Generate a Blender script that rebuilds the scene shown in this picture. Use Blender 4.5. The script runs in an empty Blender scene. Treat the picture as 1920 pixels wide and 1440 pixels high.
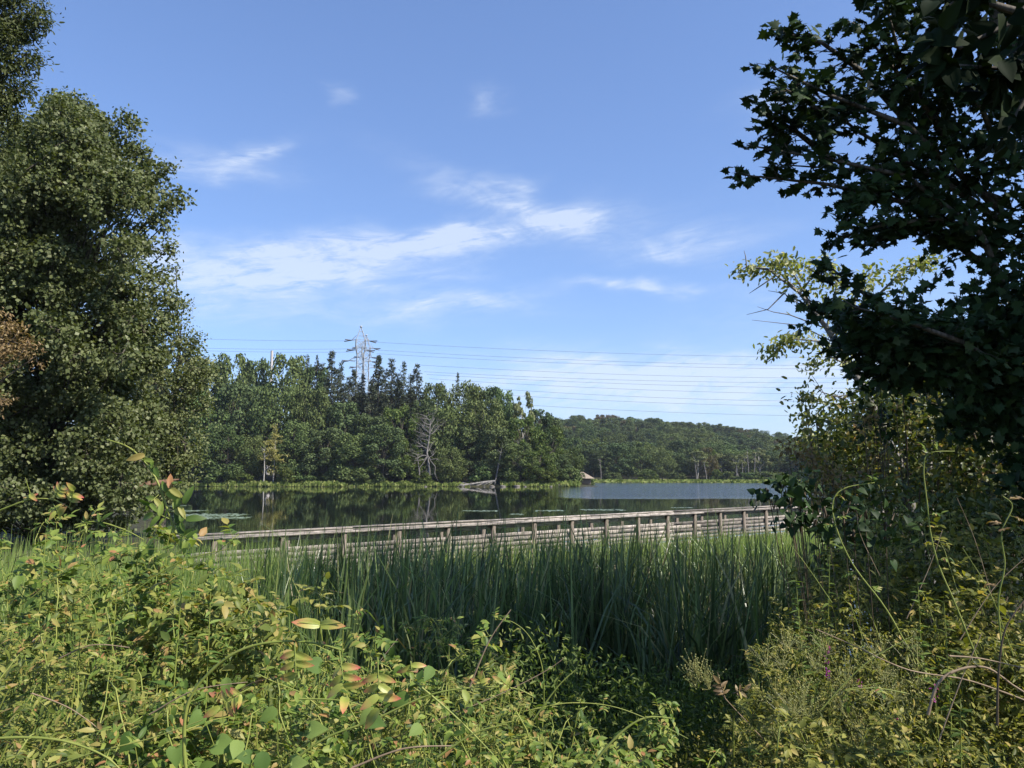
import bpy, math, numpy as np
from math import radians, sin, cos, tan, atan2, atan, pi, sqrt
scene = bpy.context.scene
C = scene.collection
# ------------------------------------------------------------------ camera
F = 1480.0
PITCH = atan(169 / F)
CAMZ = 2.8
cam_d = bpy.data.cameras.new('camera'); cam = bpy.data.objects.new('camera', cam_d); C.objects.link(cam)
cam.location = (0, 0, CAMZ); cam.rotation_euler = (pi / 2 + PITCH, 0, 0)
cam_d.sensor_width = 36; cam_d.lens = 36 * F / 1920; cam_d.clip_end = 6000; cam_d.clip_start = .05
scene.camera = cam
scene.view_settings.view_transform = 'Standard'; scene.view_settings.look = 'None'
scene.view_settings.exposure = 0.8; scene.view_settings.gamma = 1
# ------------------------------------------------------------------ sun
SUN = np.array([.74, -.36, .78]); SUN /= np.linalg.norm(SUN)
sl = bpy.data.lights.new('sun', 'SUN'); sl.energy = 5.0; sl.angle = radians(.5); sl.color = (1, .94, .84)
so = bpy.data.objects.new('sun', sl); C.objects.link(so)
from mathutils import Vector
so.rotation_euler = Vector(SUN).to_track_quat('Z', 'Y').to_euler()
# ------------------------------------------------------------------ world
W = bpy.data.worlds.new('World'); scene.world = W; W.use_nodes = True
nt = W.node_tree; nt.nodes.clear()
def N(t, kind, **kw):
    n = t.nodes.new(kind)
    for k, v in kw.items(): setattr(n, k, v)
    return n
def mth(t, op, a, b=None, c=None, clamp=False):
    n = t.nodes.new('ShaderNodeMath'); n.operation = op; n.use_clamp = clamp
    for i, v in enumerate((a, b, c)):
        if v is None: continue
        if isinstance(v, (int, float)): n.inputs[i].default_value = v
        else: t.links.new(v, n.inputs[i])
    return n.outputs[0]
L = nt.links.new
sky = N(nt, 'ShaderNodeTexSky', sky_type='NISHITA', sun_disc=False)
sky.sun_elevation = math.asin(SUN[2]); sky.sun_rotation = atan2(SUN[0], SUN[1])
sky.altitude = 100; sky.air_density = 1.0; sky.dust_density = .6; sky.ozone_density = 1.6
tc = N(nt, 'ShaderNodeTexCoord'); sx = N(nt, 'ShaderNodeSeparateXYZ'); L(tc.outputs['Generated'], sx.inputs[0])
az = mth(nt, 'ARCTAN2', sx.outputs[0], sx.outputs[1]); el = mth(nt, 'ARCSINE', sx.outputs[2])
cb = N(nt, 'ShaderNodeCombineXYZ'); L(mth(nt, 'MULTIPLY', az, 1.0), cb.inputs[0]); L(mth(nt, 'MULTIPLY', el, 2.6), cb.inputs[1])
nz = N(nt, 'ShaderNodeTexNoise'); nz.inputs['Scale'].default_value = 7; nz.inputs['Detail'].default_value = 9
nz.inputs['Roughness'].default_value = .62; nz.inputs['Distortion'].default_value = 1.1; L(cb.outputs[0], nz.inputs['Vector'])
nz2 = N(nt, 'ShaderNodeTexNoise'); nz2.inputs['Scale'].default_value = 3.2; nz2.inputs['Detail'].default_value = 4; L(cb.outputs[0], nz2.inputs['Vector'])
def azel(px, py):
    u = (px - 960) / F; v = (720 - py) / F
    y = cos(PITCH) - v * sin(PITCH); z = sin(PITCH) + v * cos(PITCH)
    return atan2(u, y), atan2(z, sqrt(u * u + y * y))
CL = [(380, 300, 110, 20, 0, .42), (478, 290, 60, 16, 22, .72), (700, 468, 330, 26, 7, 1.1), (880, 440, 160, 16, 14, .7), (1010, 395, 60, 24, -35, .6), (590, 500, 170, 24, 4, .7), (960, 390, 160, 26, -18, .8),
      (1000, 425, 110, 22, 8, .9), (420, 525, 220, 34, 3, .95), (650, 525, 180, 14, 6, .6), (870, 568, 120, 20, 0, .8), (700, 585, 130, 22, 0, .4),
      (1290, 450, 130, 26, 4, .55), (1230, 480, 50, 18, 0, .6), (1200, 540, 110, 10, 0, .85), (908, 188, 34, 15, 0, .5), (628, 180, 20, 14, 45, .4),
      (1380, 712, 460, 46, 0, 1.5), (1150, 700, 200, 24, 0, .7), (1110, 684, 50, 14, 0, .9), (1450, 190, 60, 26, 0, .35), (1560, 560, 160, 40, 0, .4), (330, 560, 160, 30, 0, .6), (900, 790, 1500, 60, 0, .28)]
# warp the ellipse coordinates with noise so the cloud edges feather
wz = N(nt, 'ShaderNodeTexNoise'); wz.inputs['Scale'].default_value = 9; wz.inputs['Detail'].default_value = 5; L(cb.outputs[0], wz.inputs['Vector'])
ws = N(nt, 'ShaderNodeSeparateColor'); L(wz.outputs['Color'], ws.inputs[0])
azw = mth(nt, 'ADD', az, mth(nt, 'MULTIPLY', mth(nt, 'SUBTRACT', ws.outputs[0], .5), .14))
elw = mth(nt, 'ADD', el, mth(nt, 'MULTIPLY', mth(nt, 'SUBTRACT', ws.outputs[1], .5), .06))
tot = None
for px, py, rx, ry, rot, s in CL:
    a0, e0 = azel(px, py); r = radians(rot)
    da = mth(nt, 'SUBTRACT', azw, a0); de = mth(nt, 'SUBTRACT', elw, e0)
    p = mth(nt, 'ADD', mth(nt, 'MULTIPLY', da, cos(r) * F / rx), mth(nt, 'MULTIPLY', de, sin(r) * F / rx))
    q = mth(nt, 'SUBTRACT', mth(nt, 'MULTIPLY', de, cos(r) * F / ry), mth(nt, 'MULTIPLY', da, sin(r) * F / ry))
    d = mth(nt, 'ADD', mth(nt, 'MULTIPLY', p, p), mth(nt, 'MULTIPLY', q, q))
    g = mth(nt, 'MULTIPLY', mth(nt, 'EXPONENT', mth(nt, 'MULTIPLY', d, -.9)), s)
    tot = g if tot is None else mth(nt, 'ADD', tot, g)
den = mth(nt, 'MULTIPLY', mth(nt, 'SUBTRACT', nz.outputs[0], .24), 2.4, clamp=True)
cb2 = N(nt, 'ShaderNodeCombineXYZ'); L(mth(nt, 'ADD', az, mth(nt, 'MULTIPLY', el, .9)), cb2.inputs[0]); L(mth(nt, 'MULTIPLY', mth(nt, 'SUBTRACT', el, mth(nt, 'MULTIPLY', az, .16)), 5.5), cb2.inputs[1])
nz3 = N(nt, 'ShaderNodeTexNoise'); nz3.inputs['Scale'].default_value = 13; nz3.inputs['Detail'].default_value = 10; nz3.inputs['Roughness'].default_value = .7; nz3.inputs['Distortion'].default_value = .8; L(cb2.outputs[0], nz3.inputs['Vector'])
fib = mth(nt, 'ADD', .12, mth(nt, 'MULTIPLY', mth(nt, 'SUBTRACT', nz3.outputs[0], .30), 3.0), clamp=True)
cov = mth(nt, 'MULTIPLY', mth(nt, 'MULTIPLY', mth(nt, 'MULTIPLY', tot, den), fib), .95)
cov = mth(nt, 'MINIMUM', cov, .62)
mx = N(nt, 'ShaderNodeMix', data_type='RGBA'); L(cov, mx.inputs[0])
tint = N(nt, 'ShaderNodeMix', data_type='RGBA', blend_type='MULTIPLY'); tint.inputs[0].default_value = 1
gm = N(nt, 'ShaderNodeGamma'); gm.inputs[1].default_value = .8; L(sky.outputs[0], gm.inputs[0])
L(gm.outputs[0], tint.inputs[6]); tint.inputs[7].default_value = (1.0, 1.21, 1.64, 1)
L(tint.outputs[2], mx.inputs[6]); mx.inputs[7].default_value = (5.0, 5.5, 6.3, 1)
bg = N(nt, 'ShaderNodeBackground'); bg.inputs[1].default_value = .1; L(mx.outputs[2], bg.inputs[0])
wo = N(nt, 'ShaderNodeOutputWorld'); L(bg.outputs[0], wo.inputs[0])
# ------------------------------------------------------------------ helpers
def P(px, py, D):
    "point on the sight line of a photograph pixel, D metres ahead"
    u = (px - 960) / F; v = (720 - py) / F
    y = cos(PITCH) - v * sin(PITCH); z = sin(PITCH) + v * cos(PITCH)
    return np.array([u * D / y, D, CAMZ + z * D / y])
def link(o, parent=None):
    C.objects.link(o)
    if parent is not None: o.parent = parent
    return o
def tag(o, label=None, cat=None, group=None, kind=None):
    if label: o['label'] = label
    if cat: o['category'] = cat
    if group: o['group'] = group
    if kind: o['kind'] = kind
    return o
def thing(name, loc=(0, 0, 0), label=None, cat=None, group=None):
    o = bpy.data.objects.new(name, None); o.empty_display_size = .2; o.location = loc
    link(o); return tag(o, label, cat, group)
class MB:
    def __init__(s): s.v = []; s.f = []; s.n = 0
    def add(s, v, f):
        v = np.asarray(v, float); s.v.append(v)
        s.f.append(np.asarray(f, np.int32) + s.n); s.n += len(v)
    def mesh(s, name, mat, smooth=False):
        me = bpy.data.meshes.new(name)
        V = np.concatenate(s.v) if s.v else np.zeros((0, 3))
        me.vertices.add(len(V)); me.vertices.foreach_set('co', V.astype(np.float32).ravel())
        li = np.concatenate([f.ravel() for f in s.f]); tt = np.concatenate([np.full(len(f), f.shape[1], np.int32) for f in s.f])
        me.loops.add(len(li)); me.loops.foreach_set('vertex_index', li.astype(np.int32))
        me.polygons.add(len(tt)); st = np.concatenate([[0], np.cumsum(tt)[:-1]]).astype(np.int32)
        me.polygons.foreach_set('loop_start', st); me.polygons.foreach_set('loop_total', tt)
        if smooth: me.polygons.foreach_set('use_smooth', np.ones(len(tt), bool))
        me.materials.append(mat); me.update(calc_edges=True); return me
    def obj(s, name, mat, parent=None, smooth=False, origin=None):
        if origin is not None: s.v = [v - np.asarray(origin, float) for v in s.v]
        o = bpy.data.objects.new(name, s.mesh(name, mat, smooth))
        if origin is not None and parent is None: o.location = origin
        return link(o, parent)
    def box(s, c, sz, rz=0):
        x, y, z = np.array(sz) / 2
        v = np.array([[-x, -y, -z], [x, -y, -z], [x, y, -z], [-x, y, -z], [-x, -y, z], [x, -y, z], [x, y, z], [-x, y, z]])
        R = np.array([[cos(rz), -sin(rz), 0], [sin(rz), cos(rz), 0], [0, 0, 1]])
        s.add(v @ R.T + np.array(c), [[0, 3, 2, 1], [4, 5, 6, 7], [0, 1, 5, 4], [1, 2, 6, 5], [2, 3, 7, 6], [3, 0, 4, 7]])
    def tube(s, pts, rad, k=5):
        p = np.asarray(pts, float); n = len(p); r = np.broadcast_to(np.asarray(rad, float), (n,))
        t = np.gradient(p, axis=0); t /= np.linalg.norm(t, axis=1)[:, None] + 1e-9
        a = np.array([0, 0, 1.]) if abs(t[0, 2]) < .9 else np.array([1., 0, 0])
        b = np.cross(t, a); b /= np.linalg.norm(b, axis=1)[:, None] + 1e-9; c = np.cross(t, b)
        th = np.arange(k) * 2 * pi / k
        ring = p[:, None] + r[:, None, None] * (np.cos(th)[None, :, None] * b[:, None] + np.sin(th)[None, :, None] * c[:, None])
        i = np.arange(n - 1)[:, None] * k; j = np.arange(k)[None]; j2 = (j + 1) % k
        f = np.stack([i + j, i + j2, i + k + j2, i + k + j], -1).reshape(-1, 4)
        s.add(ring.reshape(-1, 3), f)
    def bar(s, a, b, r, k=4): s.tube([a, b], [r, r], k)
    def leaves(s, pos, fwd, nrm, size, tm, wid=1.0):
        tv, tf = tm; pos = np.asarray(pos); n = len(pos)
        if n == 0: return
        fwd = unit(fwd); nrm = np.asarray(nrm, float); b = np.cross(nrm, fwd); b = unit(b); nn = np.cross(fwd, b)
        size = np.broadcast_to(np.asarray(size, float), (n,)); wid = np.broadcast_to(np.asarray(wid, float), (n,))
        V = pos[:, None] + size[:, None, None] * (tv[None, :, 0:1] * fwd[:, None] + tv[None, :, 1:2] * (b * wid[:, None])[:, None] + tv[None, :, 2:3] * nn[:, None])
        Fc = (np.arange(n) * len(tv))[:, None, None] + tf[None]
        s.add(V.reshape(-1, 3), Fc.reshape(-1, tf.shape[1]))
def unit(a):
    a = np.asarray(a, float); return a / (np.linalg.norm(a, axis=-1, keepdims=True) + 1e-9)
DIA = (np.array([[0, 0, 0], [.5, .33, .05], [1, 0, -.04], [.5, -.33, .05]]), np.array([[0, 3, 2, 1]]))
CHIP = (np.array([[-.5, -.4, 0], [.45, -.5, .06], [.5, .42, 0], [-.42, .5, .08]]), np.array([[0, 1, 2, 3]]))
OVAL = (np.array([[0, 0, 0], [.28, .24, .06], [.72, .2, .04], [1, 0, -.1], [.72, -.2, .04], [.28, -.24, .06]]), np.array([[0, 5, 4, 3], [3, 2, 1, 0]]))
def ov(w): return (OVAL[0] * np.array([1, w, 1]), OVAL[1])
_w = [(0, 0), (-.02, .12), (-.16, .3), (.08, .33), (.12, .62), (.3, .42), (.46, .58), (.5, .26), (.62, .3), (.68, .16), (1, 0)]
_o = _w + [(x, -y) for x, y in _w[-2:0:-1]]
MAPLE = (np.array([[.35, 0, .05]] + [[x, y, -.12 * abs(y)] for x, y in _o]), np.array([[0, (i + 1) % len(_o) + 1, i + 1] for i in range(len(_o))]))
_h = [(0, 0), (-.1, .3), (.1, .46), (.42, .44), (.75, .22), (1, 0)]
_ho = _h + [(x, -y) for x, y in _h[-2:0:-1]]
HEART = (np.array([[.35, 0, .06]] + [[x, y, -.1 * abs(y)] for x, y in _ho]), np.array([[0, (i + 1) % len(_ho) + 1, i + 1] for i in range(len(_ho))]))
def curved(ws, fold=.16, droop=.16, cols=(-1, -.5, 0, .5, 1)):
    n = len(ws); v = []; f = []
    for i, (s_, w_) in enumerate(ws):
        for c in cols: v.append([s_ - (.06 * abs(c) if 0 < i < n - 1 else 0), c * w_, fold * abs(c) * w_ * 2 * (1.3 - abs(c) * .6) - droop * s_ * s_])
    k = len(cols)
    for i in range(n - 1):
        for j in range(k - 1): f.append([i * k + j, (i + 1) * k + j, (i + 1) * k + j + 1, i * k + j + 1])
    return np.array(v), np.array(f)
HEART = curved([(0, .02), (-.02, .3), (.12, .44), (.34, .45), (.58, .34), (.8, .17), (1, .005)])
LEAFLET = curved([(0, .01), (.1, .12), (.3, .185), (.6, .19), (.85, .12), (1, .004)], .3, .28)
def rdir(rng, n): return unit(rng.normal(size=(n, 3)))
# ------------------------------------------------------------------ materials
def newmat(name):
    m = bpy.data.materials.new(name); m.use_nodes = True; t = m.node_tree
    b = t.nodes['Principled BSDF']; return m, t, b
def ramp(t, fac, cols, pos=None):
    r = t.nodes.new('ShaderNodeValToRGB'); n = len(cols)
    while len(r.color_ramp.elements) < n: r.color_ramp.elements.new(.5)
    for i, c in enumerate(cols):
        r.color_ramp.elements[i].position = pos[i] if pos else i / (n - 1)
        r.color_ramp.elements[i].color = (*c, 1)
    t.links.new(fac, r.inputs[0]); return r.outputs[0]
def leafmat(name, cols, trans=.3, rough=.45, objvar=0.0, spec=.4, pos=None, gain=1.8, patch=0):
    m, t, b = newmat(name)
    g = t.nodes.new('ShaderNodeNewGeometry')
    col = ramp(t, g.outputs['Random Per Island'], cols, pos)
    if objvar:
        oi = t.nodes.new('ShaderNodeObjectInfo')
        h = t.nodes.new('ShaderNodeHueSaturation'); t.links.new(col, h.inputs['Color'])
        t.links.new(mth(t, 'ADD', .5 - objvar * .035, mth(t, 'MULTIPLY', oi.outputs['Random'], objvar * .06)), h.inputs['Hue'])
        w = t.nodes.new('ShaderNodeTexWhiteNoise'); w.noise_dimensions = '1D'; t.links.new(oi.outputs['Random'], w.inputs['W'])
        t.links.new(mth(t, 'ADD', 1 - objvar * .35, mth(t, 'MULTIPLY', w.outputs['Value'], objvar * .75)), h.inputs['Value'])
        h.inputs['Saturation'].default_value = 1
        col = h.outputs[0]
    if patch:      # plants of one stand differ in tone from clump to clump
        pn = t.nodes.new('ShaderNodeTexNoise'); pn.inputs['Scale'].default_value = patch; pn.inputs['Detail'].default_value = 2
        pm = t.nodes.new('ShaderNodeMapping'); pm.inputs['Scale'].default_value = (1, 1, .12); t.links.new(g.outputs['Position'], pm.inputs[0]); t.links.new(pm.outputs[0], pn.inputs['Vector'])
        h = t.nodes.new('ShaderNodeHueSaturation'); t.links.new(col, h.inputs['Color']); t.links.new(mth(t, 'MAXIMUM', mth(t, 'MULTIPLY', mth(t, 'SUBTRACT', pn.outputs[0], .17), 3.0), .3), h.inputs['Value']); col = h.outputs[0]
    t.links.new(col, b.inputs['Base Color']); b.inputs['Roughness'].default_value = rough
    b.inputs['Specular IOR Level'].default_value = spec
    tr = t.nodes.new('ShaderNodeBsdfTranslucent')
    mm = t.nodes.new('ShaderNodeMix'); mm.data_type = 'RGBA'; mm.blend_type = 'MULTIPLY'; mm.inputs[0].default_value = 1
    t.links.new(col, mm.inputs[6]); mm.inputs[7].default_value = (gain * .95, gain, gain * .35, 1); t.links.new(mm.outputs[2], tr.inputs[0])
    ms = t.nodes.new('ShaderNodeMixShader'); ms.inputs[0].default_value = trans
    t.links.new(b.outputs[0], ms.inputs[1]); t.links.new(tr.outputs[0], ms.inputs[2])
    t.links.new(ms.outputs[0], t.nodes['Material Output'].inputs['Surface'])
    return m
def boardmat(name, c1, c2, st):
    m = solidmat(name, c1, c2, 3.2, st, .8, .4); t = m.node_tree; b = t.nodes['Principled BSDF']; src = b.inputs['Base Color'].links[0].from_socket
    g = t.nodes.new('ShaderNodeNewGeometry'); h = t.nodes.new('ShaderNodeHueSaturation'); t.links.new(src, h.inputs['Color'])
    t.links.new(mth(t, 'ADD', .5, mth(t, 'MULTIPLY', g.outputs['Random Per Island'], .85)), h.inputs['Value']); t.links.new(h.outputs[0], b.inputs['Base Color']); return m
def solidmat(name, c1, c2, scale=8, stretch=(1, 1, 1), rough=.85, bump=.3, coord='Object'):
    m, t, b = newmat(name)
    tcn = t.nodes.new('ShaderNodeTexCoord'); mp = t.nodes.new('ShaderNodeMapping'); mp.inputs['Scale'].default_value = stretch
    t.links.new(tcn.outputs[coord], mp.inputs[0])
    n = t.nodes.new('ShaderNodeTexNoise'); n.inputs['Scale'].default_value = scale; n.inputs['Detail'].default_value = 6; n.inputs['Roughness'].default_value = .65
    t.links.new(mp.outputs[0], n.inputs['Vector'])
    t.links.new(ramp(t, n.outputs[0], [c1, c2], [.35, .66]), b.inputs['Base Color'])
    b.inputs['Roughness'].default_value = rough; b.inputs['Specular IOR Level'].default_value = .25
    if bump:
        bp = t.nodes.new('ShaderNodeBump'); bp.inputs['Strength'].default_value = bump; bp.inputs['Distance'].default_value = .02
        t.links.new(n.outputs[0], bp.inputs['Height']); t.links.new(bp.outputs[0], b.inputs['Normal'])
    return m
M = {}
M['bark'] = solidmat('bark', (.03, .026, .02), (.13, .11, .085), 9, (3, 3, .6))
M['bark_pale'] = solidmat('bark_pale', (.2, .18, .15), (.42, .4, .36), 6, (3, 3, .6))
M['deadwood'] = solidmat('deadwood', (.16, .14, .12), (.38, .35, .31), 5)
M['snag'] = solidmat('snag', (.10, .09, .08), (.25, .23, .21), 5)
M['wood'] = boardmat('weathered_wood', (.09, .078, .066), (.37, .325, .28), (1.2, 9, 9))
M['post'] = solidmat('weathered_post', (.07, .058, .045), (.22, .18, .145), 5, (8, 8, 1.2), .8, .4)
M['steel'] = solidmat('galvanised_steel', (.24, .26, .28), (.42, .44, .46), 3, rough=.5, bump=0)
M['insul'] = solidmat('insulator', (.06, .06, .065), (.12, .12, .13), 3, rough=.4, bump=0)
M['wire'] = solidmat('wire', (.10, .11, .13), (.15, .16, .18), 3, rough=.6, bump=0)
M['rock'] = solidmat('rock', (.05, .045, .04), (.19, .17, .15), 3, bump=.6)
M['soil'] = solidmat('soil', (.018, .016, .009), (.05, .05, .02), 2.5, rough=.95, bump=.5)
M['concrete'] = solidmat('pale_concrete', (.38, .35, .34), (.46, .43, .42), 1, bump=0)
M['shingle'] = solidmat('shingle', (.2, .16, .12), (.34, .28, .22), 8)
M['far_a'] = leafmat('far_leaves_green', [(.04, .06, .02), (.075, .108, .034), (.13, .165, .058)], .08, .6, .6, .08)
M['far_b'] = leafmat('far_leaves_deep', [(.034, .052, .02), (.062, .09, .034), (.105, .138, .058)], .08, .6, .6, .08)
M['far_c'] = leafmat('far_leaves_olive', [(.04, .062, .014), (.078, .11, .026), (.13, .15, .045)], .18, .6, .5, .08)
M['far_pale'] = leafmat('far_leaves_pale', [(.09, .105, .045), (.15, .17, .07), (.22, .23, .11)], .15, .6, .3, .08)
M['far_rust'] = leafmat('far_leaves_russet', [(.06, .05, .02), (.105, .08, .03), (.13, .11, .05)], .15, .5, .5, .2)
M['spruce'] = leafmat('spruce_needles', [(.03, .042, .022), (.055, .07, .038), (.08, .095, .055)], .08, .6, .5, .2)
M['larch'] = leafmat('larch_needles', [(.15, .16, .04), (.27, .25, .07), (.36, .3, .1)], .3, .6)
M['left'] = leafmat('poplar_leaves', [(.045, .058, .018), (.085, .105, .035), (.135, .15, .065), (.19, .2, .11)], .2, .55, 0, .2, [0, .45, .85, 1])
M['left2'] = leafmat('willow_leaves', [(.03, .042, .014), (.06, .075, .022), (.1, .11, .04)], .2, .55, 0, .2)
M['left3'] = leafmat('silver_leaves', [(.055, .07, .022), (.11, .13, .045), (.19, .2, .095)], .2, .55, 0, .2)
M['russet'] = leafmat('russet_leaves', [(.11, .07, .03), (.2, .13, .055), (.27, .2, .09)], .25, .5)
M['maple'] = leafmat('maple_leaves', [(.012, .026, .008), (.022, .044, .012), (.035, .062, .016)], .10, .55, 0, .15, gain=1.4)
M['bigleaf'] = leafmat('oval_leaves_shaded', [(.006, .012, .004), (.013, .022, .006)], .06, .7, 0, .05, gain=1.4)  # near-black base colour stands in for canopy shade on these leaves
M['pale'] = leafmat('locust_leaves', [(.12, .14, .04), (.2, .22, .07), (.28, .28, .1)], .35, .45)
M['shrub'] = leafmat('shrub_leaves', [(.03, .048, .012), (.075, .1, .022), (.15, .16, .04), (.26, .19, .06)], .25, .45, 0, .4, [0, .5, .9, 1])
M['shrub2'] = leafmat('shrub_leaves_olive', [(.06, .07, .014), (.14, .15, .028), (.26, .21, .05), (.32, .17, .05)], .28, .45, 0, .4, [0, .5, .85, 1])
M['bramL'] = leafmat('bramble_leaves', [(.04, .075, .014), (.10, .155, .028), (.2, .25, .05), (.29, .25, .075), (.32, .14, .07)], .3, .5, 0, .25, [0, .35, .7, .93, 1])
M['bramY'] = leafmat('bramble_leaves_yellow', [(.06, .09, .018), (.15, .175, .036), (.27, .26, .07), (.3, .18, .075)], .3, .5, 0, .25, [0, .5, .85, 1])
M['bramR'] = leafmat('rose_leaves', [(.035, .048, .010), (.11, .12, .022), (.24, .23, .05), (.36, .27, .09)], .28, .5, 0, .2, [0, .45, .85, 1])
M['weeds'] = leafmat('weed_leaves', [(.04, .07, .014), (.09, .13, .025), (.16, .19, .05)], .28, .5, 0, .2)
M['broad'] = leafmat('broad_leaves', [(.06, .11, .025), (.115, .175, .04), (.2, .26, .07)], .3, .6, 0, .15)
M['ground'] = leafmat('ground_leaves', [(.035, .06, .014), (.085, .115, .028), (.16, .17, .045), (.18, .15, .065)], .28, .5, 0, .35, [0, .5, .9, 1])
M['cane'] = solidmat('green_cane', (.13, .17, .03), (.24, .25, .06), 6, bump=0, rough=.5)
M['canedark'] = solidmat('brown_cane', (.05, .04, .025), (.13, .09, .05), 6, bump=0, rough=.6)
M['canered'] = solidmat('reddish_cane', (.17, .12, .07), (.3, .22, .14), 6, bump=0, rough=.6)
M['reed'] = leafmat('cattail_blades', [(.042, .068, .026), (.092, .13, .048), (.19, .24, .09), (.36, .32, .17)], .25, .38, 0, .5, [0, .5, .92, 1], patch=2.6)
M['reed_lit'] = leafmat('marsh_grass_blades', [(.11, .17, .045), (.2, .27, .07), (.3, .33, .11)], .35, .4, 0, .5)  # light green grass, with the sunlit look of the blades put into the colour
M['marsh'] = leafmat('shore_grass', [(.09, .13, .03), (.15, .19, .045), (.22, .23, .08)], .2, .6, 0, .1)
M['pad'] = leafmat('lily_pads', [(.16, .22, .12), (.3, .36, .22)], .1, .3, 0, .5)
M['purple'] = leafmat('purple_petals', [(.25, .03, .24), (.45, .07, .36)], .3, .5)
M['berry'] = leafmat('rose_hips', [(.2, .22, .07), (.3, .28, .1)], .1, .35)
# hero leaflets with reddened tips: natural autumn colouring with a shape of its own
def heroleaf():
    m, t, b = newmat('rose_leaflets_reddening')
    at = t.nodes.new('ShaderNodeAttribute'); at.attribute_name = 'along'
    n = t.nodes.new('ShaderNodeTexNoise'); n.inputs['Scale'].default_value = 60
    f = mth(t, 'ADD', at.outputs['Fac'], mth(t, 'MULTIPLY', mth(t, 'SUBTRACT', n.outputs[0], .5), .5))
    col = ramp(t, f, [(.3, .33, .06), (.44, .34, .09), (.52, .2, .1), (.55, .1, .1)], [.15, .5, .78, .95])
    t.links.new(col, b.inputs['Base Color']); b.inputs['Roughness'].default_value = .45
    tr = t.nodes.new('ShaderNodeBsdfTranslucent'); t.links.new(col, tr.inputs[0])
    ms = t.nodes.new('ShaderNodeMixShader'); ms.inputs[0].default_value = .3
    t.links.new(b.outputs[0], ms.inputs[1]); t.links.new(tr.outputs[0], ms.inputs[2])
    t.links.new(ms.outputs[0], t.nodes['Material Output'].inputs['Surface']); return m
M['hero'] = heroleaf()
# ------------------------------------------------------------------ terrain
def sstep(a, b, x): t = np.clip((x - a) / (b - a), 0, 1); return t * t * (3 - 2 * t)
def vnoise(x, y, s=1.0):
    return (np.sin(x * .37 * s + 1.3) * np.cos(y * .41 * s + .5) + .5 * np.sin(x * .93 * s + y * .71 * s) + .25 * np.sin(x * 2.1 * s - y * 1.7 * s + 2))
def shore(x):
    "near edge (y) of the far land, as a function of u = x / y"
    return 0
def height(x, y):
    x = np.asarray(x, float); y = np.asarray(y, float)
    near = 1.15 * (1 - sstep(3.2, 8.8, y)) + .06 * vnoise(x, y, 3) * (y < 12)
    marshy = -.12 + 0 * x
    h = near + marshy * sstep(3.2, 9, y)
    h = h - .7 * sstep(13.5 + .75 * np.clip(x + 4, -8, 60), 22 + .9 * np.clip(x + 4, -8, 60), y)
    # left bank under the near trees, right bank under the shrubs
    lb = sstep(-8.5, -10.5, x + .16 * (y - 20) + .34 * np.clip(y - 26, 0, 99)) * sstep(110, 90, y)
    h = np.maximum(h, -.8 + 1.5 * lb)
    rb = sstep(-.2, 1.4, x - .41 * y) * sstep(60, 40, y)
    h = np.maximum(h, -.8 + 1.7 * rb)
    # promontory and far shore
    xe = 17.5 + 3 * np.sin(y * .08)
    pr = sstep(176, 181.5, y + 1.5 * np.sin(x * .11)) * sstep(xe + 6, xe - 5, x)
    h = np.maximum(h, -.8 + 1.25 * pr + pr * 2.2 * sstep(190, 215, y))
    msh = sstep(248, 256, y - 4 * np.sin(x * .05) - .0 * x)
    h = np.maximum(h, -.8 + .95 * msh + .5 * sstep(300, 320, y))
    u = x / np.maximum(y, 1)
    ridge = np.interp(u, [-.6, -.1, .06, .12, .2, .26, .32, .36, .45, .8], [26, 33, 34, 35, 31, 27, 21, 19, 18, 16])
    h = h + ridge * sstep(318, 650, y) + 10 * sstep(800, 1500, y)
    return h
def axis(segs):
    out = []
    for a, b, n in segs: out += list(np.linspace(a, b, n, endpoint=False))
    return np.array(out + [segs[-1][1]])
gx = axis([(-1800, -500, 6), (-500, -120, 16), (-120, -24, 48), (-24, 30, 120), (30, 130, 50), (130, 500, 16), (500, 1800, 6)])
gy = axis([(-150, -8, 6), (-8, 30, 110), (30, 60, 30), (60, 170, 10), (170, 270, 66), (270, 700, 50), (700, 2400, 12)])
X, Y = np.meshgrid(gx, gy); Z = height(X, Y)
nx = len(gx); idx = (np.arange(len(gy) - 1)[:, None] * nx + np.arange(nx - 1)[None]).ravel()
g = MB(); g.add(np.stack([X.ravel(), Y.ravel(), Z.ravel()], 1), np.stack([idx, idx + 1, idx + nx + 1, idx + nx], 1))
tag(g.obj('ground', M['soil'], smooth=True), kind='structure')
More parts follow.
